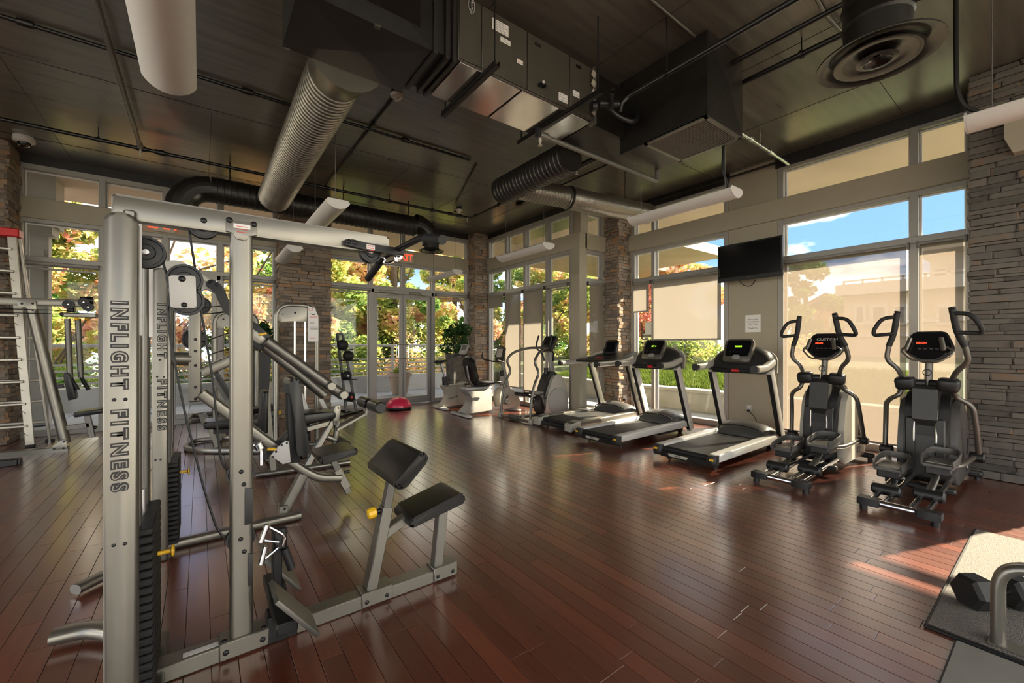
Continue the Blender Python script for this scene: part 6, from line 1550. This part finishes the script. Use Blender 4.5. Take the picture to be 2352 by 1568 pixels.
obj('base_rail', W(m4).oval([at(470, 1034, z=.03), at(585, 1032, z=.03)], .07, .06), M['silver'], m4)
yb_ = 5.95
o = [(p.x, p.z) for p in outline(yb_-.16, [(467, 974), (472, 969), (632, 958), (636, 966), (634, 978), (470, 987)])]
obj('bench_pad', W(m4).xz(rpoly(o, .02, 3), yb_-.16, yb_+.16, .02, 3), M['vinyl'], m4, 50)
obj('bench_rail', W(m4).bar(at(490, 990, y=yb_), at(640, 985, y=yb_), .05, .06, up=(0, 1, 0)), M['blackmetal'], m4)
for a, b in (((483, 985), (500, 1025)), ((612, 985), (600, 1030))): obj('bench_leg', W(m4).bar(at(*a, y=yb_), at(b[0], b[1], y=yb_), .05, .05, up=(0, 1, 0)), M['silver'], m4)
o = [(p.x, p.z) for p in outline(6.5, [(488, 855), (494, 849), (500, 851), (534, 906), (532, 920), (522, 912)])]
obj('back_pad', W(m4).xz(rpoly(o, .015, 3), 6.35, 6.65, .015, 3), M['vinyl'], m4)
obj('back_frame', W(m4).bar(at(490, 868, y=6.5), at(526, 925, y=6.5), .05, .05, up=(0, 1, 0)).bar(at(526, 925, y=6.5), at(530, 1000, y=6.5), .05, .05, up=(0, 1, 0)), M['silver_dark'], m4)
o = [(p.x, p.z) for p in outline(6.3, [(578, 940), (640, 932), (642, 942), (580, 952)])]
obj('knee_pad', W(m4).xz(rpoly(o, .01, 3), 6.3, 6.6, .015, 3), M['vinyl'], m4)
obj('knee_post', W(m4).bar(at(600, 948, y=6.4), at(596, 1012, y=6.4), .05, .05, up=(0, 1, 0)), M['silver'], m4)
obj('thigh_block', W(m4).bar(at(465, 950, y=6.7), at(474, 975, y=6.7), .09, .05, up=(0, 1, 0)), M['silver_dark'], m4)
P = [at(a, b, z=.33) for a, b in ((560, 955), (470, 962), (428, 970), (440, 955), (500, 948), (560, 944))]
obj('leg_loop', W(m4).sweep(fil(P, .12, 6), rrect(.05, .07, .018, 2), up=(0, 0, 1)), M['silver_dark'], m4)
for s in ((505, 960), (545, 950)): obj('loop_post', W(m4).bar(at(s[0], s[1], z=.33), V((at(s[0], s[1], z=.33).x, at(s[0], s[1], z=.33).y, .03)), .05, .05, up=(1, 0, 0)), M['silver'], m4)
obj('adjust_pin', W(m4).box(at(642, 947, y=6.2), (.035, .02, .05), bev=.006), M['yellow'], m4)

# ------------------------------------------------------------------ 5  pec-fly machine at the left edge
Y5 = 7.65; q = PX(Y5)
m5 = thing('fly_machine', 'silver pec-fly machine with hanging arm levers beside the step ladder', 'gym machine', (-1.7, Y5, 0), world=True)
obj('base_rail', W(m5).bar((-3.3, Y5, .045), at(158, 1030, y=Y5)*1.0, .08, .08, up=(0, 0, 1), r=.008), M['silver'], m5)
obj('front_tube', W(m5).tube([q(150, 1016), q(74, 712), q(66, 699)], .055, 16, .1), M['silver'], m5)
plate_px(m5, 'gusset', Y5-.07, Y5-.055, [(120, 1026), (138, 1012), (145, 1009), (152, 1012), (155, 1031), (120, 1033)], 'silver', .003)
for a, b in ((147, 1014), (124, 1030), (146, 1029)): bolt(m5, at(a, b, y=Y5-.07), (0, -1, 0), .013)
obj('top_beam', W(m5).bar(V((-3.3, Y5, q(0, 697).z)), q(205, 697), .07, .09, up=(0, 0, 1), r=.01, n=2), M['silver'], m5)
plate_px(m5, 'top_gusset', Y5-.06, Y5-.045, [(40, 690), (82, 690), (84, 712), (72, 720), (60, 705), (40, 704)], 'silver', .003)
for a, b in ((50, 697), (75, 697), (75, 712)): bolt(m5, at(a, b, y=Y5-.06), (0, -1, 0), .012)
obj('pivot_head', W(m5).b2(q(152, 716), q(170, 692)+V((0, .12, 0)), .01).cyl(q(185, 690), q(215, 690), .05, 14).box(q(183, 723), (.34, .12, .045), bev=.01), M['blackmetal'], m5)
for a, b in ((195, 695), (205, 706), (160, 700)): pulley(m5, q(a, b)+V((0, -.06, 0)), .055, w=.03)
obj('pivot_bar', W(m5).box(q(188, 725)+V((0, -.09, 0)), (.30, .04, .05), bev=.008), M['silver'], m5)
for (a, b, dy) in ((155, 161, -.10), (179, 186, .12)):
    A, B = at(a, 732, y=Y5+dy), at(b, 866, y=Y5+dy)
    l = obj('lever_arm', W(m5).tube([A, B], .03, 12), M['silver_dark'], m5)
    obj('hand_grip', W(m5).tube([B, at(b+18, 895, y=Y5+dy)], .022, 10), M['rubber'], l)
    obj('adjust_knob', W(m5).ball(A+V((.09, -.05, .0)), .022, 10), M['yellow'], l)
plate_px(m5, 'arm_pad', Y5-.14, Y5+.0, [(144, 862), (147, 855), (160, 857), (175, 912), (172, 917), (156, 920)], 'vinyl', .012)
o = [(p.x, p.z) for p in outline(Y5-.15, [(168, 951), (172, 947), (262, 935), (262, 945), (172, 959), (169, 957)])]
obj('seat_pad', W(m5).xz(rpoly(o, .012, 3), Y5-.15, Y5+.15, .015, 3), M['vinyl'], m5)
obj('seat_post', W(m5).bar(q(201, 955), q(212, 1003), .06, .06, up=(0, 1, 0)), M['silver_dark'], m5)
obj('seat_arm', W(m5).bar(q(148, 983), q(205, 975), .06, .06, up=(0, 1, 0)), M['silver_dark'], m5)
obj('seat_knob', W(m5).cyl(q(210, 980), q(222, 982), .022, 10), M['blackmetal'], m5)
obj('side_bracket', W(m5).bar(q(126, 888), q(146, 886), .05, .05, up=(0, 1, 0)), M['blackmetal'], m5)
for dz in (0, .045): obj('cable', W(m5).tube([(-3.3, Y5-.06, q(0, 712).z-dz), q(160, 714)+V((0, -.06, -dz))], .006, 6), M['black'], m5)
a = at(46, 1068, z=0)
t = thing('floor_bumper', 'small dark rectangular bar lying on the floor by the pec-fly machine', 'bar', (a.x-.3, a.y, 0), world=True)
obj('bar', W(t).b2((a.x-.75, a.y, 0), (a.x-.02, a.y+.10, .07), .006), M['black'], t); obj('end_plug', W(t).b2((a.x-.02, a.y+.004, .004), (a.x, a.y+.096, .066), .004), M['darkgrey'], t)

# ------------------------------------------------------------------ step ladder
sl = thing('step_ladder', 'aluminium step ladder with red top cap standing against the stone pier', 'ladder', (-2.05, 8.35, 0), world=True)
top = at(40, 545, y=8.36).z
FB, FA = V((-1.80, 8.18, 0)), V((-2.42, 8.18, 0)); TB, TA = V((-1.995, 8.33, top)), V((-2.29, 8.33, top))
RB, RA = V((-1.69, 8.52, 0)), V((-2.40, 8.52, 0)); SB, SA = V((-1.945, 8.40, top)), V((-2.29, 8.40, top))
for a, b, w in ((FB, TB, .085), (FA, TA, .085)): obj('front_rail', W(sl).bar(a, b, w, .028, up=(0, -1, 0), r=.004), M['alu'], sl)
for a, b in ((RB, SB), (RA, SA)): obj('rear_rail', W(sl).bar(a, b, .03, .05, up=(0, -1, 0), r=.004), M['alu'], sl)
for k in range(1, 10):
    s = k/9.6
    a, b = FA.lerp(TA, s), FB.lerp(TB, s); st = obj('step', W(sl).box((a+b)/2, ((b-a).length, .085, .03), bev=.006), M['alu'], sl)
    for e1, e2 in ((a, V((.12, 0, -.13))), (b, V((-.12, 0, -.13)))): obj('step_brace', W(sl).bar(e1+V((e2.x, -.02, -.01)), e1+V((0, -.02, e2.z)), .012, .006), M['alu'], st)
    a, b = RA.lerp(SA, s), RB.lerp(SB, s); obj('rear_rung', W(sl).box((a+b)/2, ((b-a).length, .03, .035), bev=.006), M['alu'], sl)
obj('top_cap', W(sl).b2((-2.34, 8.27, top-.01), (-1.92, 8.46, top+.10), .012), M['red'], sl)
for a, b in ((FB.lerp(TB, .5), RB.lerp(SB, .5)), (FA.lerp(TA, .5), RA.lerp(SA, .5))): obj('spreader', W(sl).bar(a, b, .02, .006), M['steel'], sl)
for p in (FB, FA, RB, RA): obj('foot', W(sl).box(p+V((0, 0, .02)), (.09, .05, .04), bev=.008), M['rubber'], sl)

# ------------------------------------------------------------------ medicine ball rack
rk = thing('ball_rack', 'narrow black upright rack holding medicine balls by the glass', 'rack', (2.36, 8.58, 0), world=True)
yb, yt = 8.50, 8.72
b1, t1 = at(796, 948, y=yb), at(774, 766, y=yt); b2, t2 = at(822, 940, y=yb), at(787, 768, y=yt)
b1.z = b2.z = .03; b2.y += .12
for a, b in ((b1, t1), (b2, t2)): obj('rail', W(rk).bar(a, b, .045, .04, up=(0, 1, 0)), M['blackmetal'], rk)
obj('top_bar', W(rk).bar(t1, t2, .045, .04, up=(0, 0, 1)), M['blackmetal'], rk)
obj('foot_bar', W(rk).bar(at(782, 956, z=.02), at(832, 942, z=.02), .05, .04).bar(at(785, 943, z=.02), at(822, 948, z=.02), .05, .04), M['blackmetal'], rk)
balls = ((787, 792, 12.5, 'top'), (800, 817, 12, 'second from the top'), (797, 862, 10.5, 'third from the top'), (805, 911, 10.5, 'lowest'))
for k, (px, py, r, w) in enumerate(balls):
    s = (py-766)/182; yy = yt + (yb-yt)*s - .09
    c = at(px, py, y=yy); rr = r*(c.y*.8014 + c.x*.598)/FPX
    lo = b1.lerp(t1, 1-s)
    for sgn in (0, 1):
        e = c + V((.15*sgn-.075, -.10, -rr*.8)); obj('peg', W(rk).cyl((b2 if sgn else b1).lerp(t2 if sgn else t1, 1-s-.06), e + V((.06, -.10, .0)), .010, 8), M['blackmetal'], rk)
    t = thing('medicine_ball', 'black medicine ball on the narrow rack, %s' % w, 'ball', c, group='medicine balls on the rack')
    obj('ball', MB().ball((0, 0, 0), rr, 20), M['rubber'], t, 80)
    obj('seam_ring', MB().sweep([(rr*1.005*math.cos(a*math.pi/12), .0, rr*1.005*math.sin(a*math.pi/12)) for a in range(24)], circ(.004, 5), closed=True), M['darkgrey'], t)
    if k in (2, 3): obj('valve_mark', MB().lathe([(.02, 0), (.022, .003), (0, .004)], (0, -rr*1.0, 0), (0, -1, 0), 12), M['whiteplastic' if k == 2 else 'red'], t)

# ------------------------------------------------------------------ balance dome
c = at(918, 940, z=0)
t = thing('balance_dome', 'pink half-ball balance trainer on the floor before the double door', 'balance trainer', (c.x, c.y+.05, 0))
obj('platform', MB().lathe([(.22, .0), (.255, .012), (.265, .035), (.258, .055), (.24, .06)], seg=40), M['black'], t)
obj('dome', MB().lathe([(.252, .05), (.255, .075)] + [(.25*math.cos(a), .075 + .185*math.sin(a)) for a in [math.pi/2*k/10 for k in range(1, 10)]] + [(0, .26)], seg=40), M['pink'], t, 60)
for r_, z_ in ((.20, .186), (.12, .238)): obj('ridge', MB().sweep([(r_*math.cos(a*math.pi/16), r_*math.sin(a*math.pi/16), z_) for a in range(32)], circ(.004, 5), closed=True), M['pink'], t)

# ------------------------------------------------------------------ indoor planters
def ficus(t, z0, z1, w, n, seed):
    rr = random.Random(seed); cl = [(rr.uniform(-w, w)*.8, rr.uniform(-w, w)*.6, rr.uniform(z0+.1, z1-.1), rr.uniform(.10, .18)) for _ in range(14)]
    link('leaves', foliage_mesh('leaves', cl, n, .045, M['leafficus'], seed), None, t)
    mb = MB()
    for c in cl: mb.tube([(0, 0, z0-.2), (c[0]*.4, c[1]*.4, (z0+c[2])/2), c[:3]], .006, 5)
    obj('stems', mb, M['trunk'], t)
t = thing('potted_plant', 'leafy green plant in a tall mottled stone planter by the corner pier', 'plant', (4.76, 8.52, 0))
pt = obj('planter', MB().loft([[(s*a, s2*a, z) for s, s2 in ((-1, -1), (1, -1), (1, 1), (-1, 1))] for z, a in ((0, .16), (1.16, .195), (1.16, .17), (1.10, .165))]), M['planterstone'], t, 5)
obj('soil', MB().b2((-.165, -.165, 1.06), (.165, .165, 1.10)), M['soil'], t)
ficus(t, 1.12, 1.82, .36, 1500, 21)
t = thing('potted_plant', 'green plant in a tall slim black planter behind the press machine', 'plant', (.82, 8.52, 0))
obj('planter', MB().loft([[(s*a, s2*a, z) for s, s2 in ((-1, -1), (1, -1), (1, 1), (-1, 1))] for z, a in ((0, .10), (1.22, .17), (1.22, .15), (1.17, .145))]), M['black'], t, 5)
obj('soil', MB().b2((-.145, -.145, 1.13), (.145, .145, 1.17)), M['soil'], t)
ficus(t, 1.18, 1.80, .30, 1300, 33)

# ------------------------------------------------------------------ floor mats, dumbbell, stand
t = thing('floor_mat', 'thick woven-top black-edged rubber mat under the dumbbell', 'mat', (3.64, -.2, 0), world=True)
obj('mat_body', W(t).b2((2.77, -.95, .0), (4.50, .42, .017), .004), M['black'], t)
obj('mat_top', W(t).b2((2.785, -.94, .017), (4.49, .408, .0195), .002), M['mattop'], t)
t = thing('floor_mat', 'smooth grey-beige mat butting against the woven mat', 'mat', (2.2, -.2, 0), world=True)
obj('mat_body', W(t).b2((1.4, -.95, .0), (2.762, .315, .007)), M['black'], t); obj('mat_top', W(t).b2((1.4, -.95, .007), (2.755, .308, .0085)), M['matgrey'], t)
def hexprism(mb, c, ax, r, h):
    c, ax = V(c), V(ax).normalized(); u = ax.cross(V((0, 0, 1))).normalized(); v = u.cross(ax)
    ring = lambda k, d: [c + ax*d + (u*math.cos(math.pi/3*i) + v*math.sin(math.pi/3*i))*k for i in range(6)]
    return mb.loft([ring(r*.82, -h/2), ring(r, -h/2+.018), ring(r, h/2-.018), ring(r*.82, h/2)])
hz = .0195
db = at(2288, 1362, z=.085); ax = V((.80, -.60, 0)).normalized()
t = thing('dumbbell', 'black hex dumbbell lying on the woven mat', 'dumbbell', (db.x, db.y, hz), world=True)
r_ = .085; dz = hz + r_*math.sin(math.pi/3) + .0
ctr = V((db.x, db.y, dz))
for s in (-1, 1):
    h_ = obj('hex_head', hexprism(W(t), ctr + ax*s*.105, ax, r_, .115), M['rubber'], t, 15)
obj('handle', W(t).lathe([(.018, -.06), (.017, -.05), (.021, 0), (.017, .05), (.018, .06)], ctr, ax, 14), M['chrome'], t)
bs = at(2276, 1474, z=.02)
t = thing('dumbbell_stand', 'bent silver tube leg with bolted foot plate standing on the woven mat', 'stand', (bs.x, bs.y, hz), world=True)
bx, by = bs.x+.02, bs.y-.02
obj('bent_tube', W(t).sweep(fil([(bx, by, hz+.006), (bx, by, .385), (bx+.02, by-.42, .385)], .12, 8), rrect(.045, .075, .02, 3), up=(1, 0, 0)), M['silver'], t, 50)
fp = obj('foot_plate', W(t).b2((bx-.045, by-.15, hz), (bx+.035, by+.03, hz+.008), .002), M['silver'], t)
bolt(t, (bx-.005, by-.10, hz+.008), (0, 0, 1), .010)
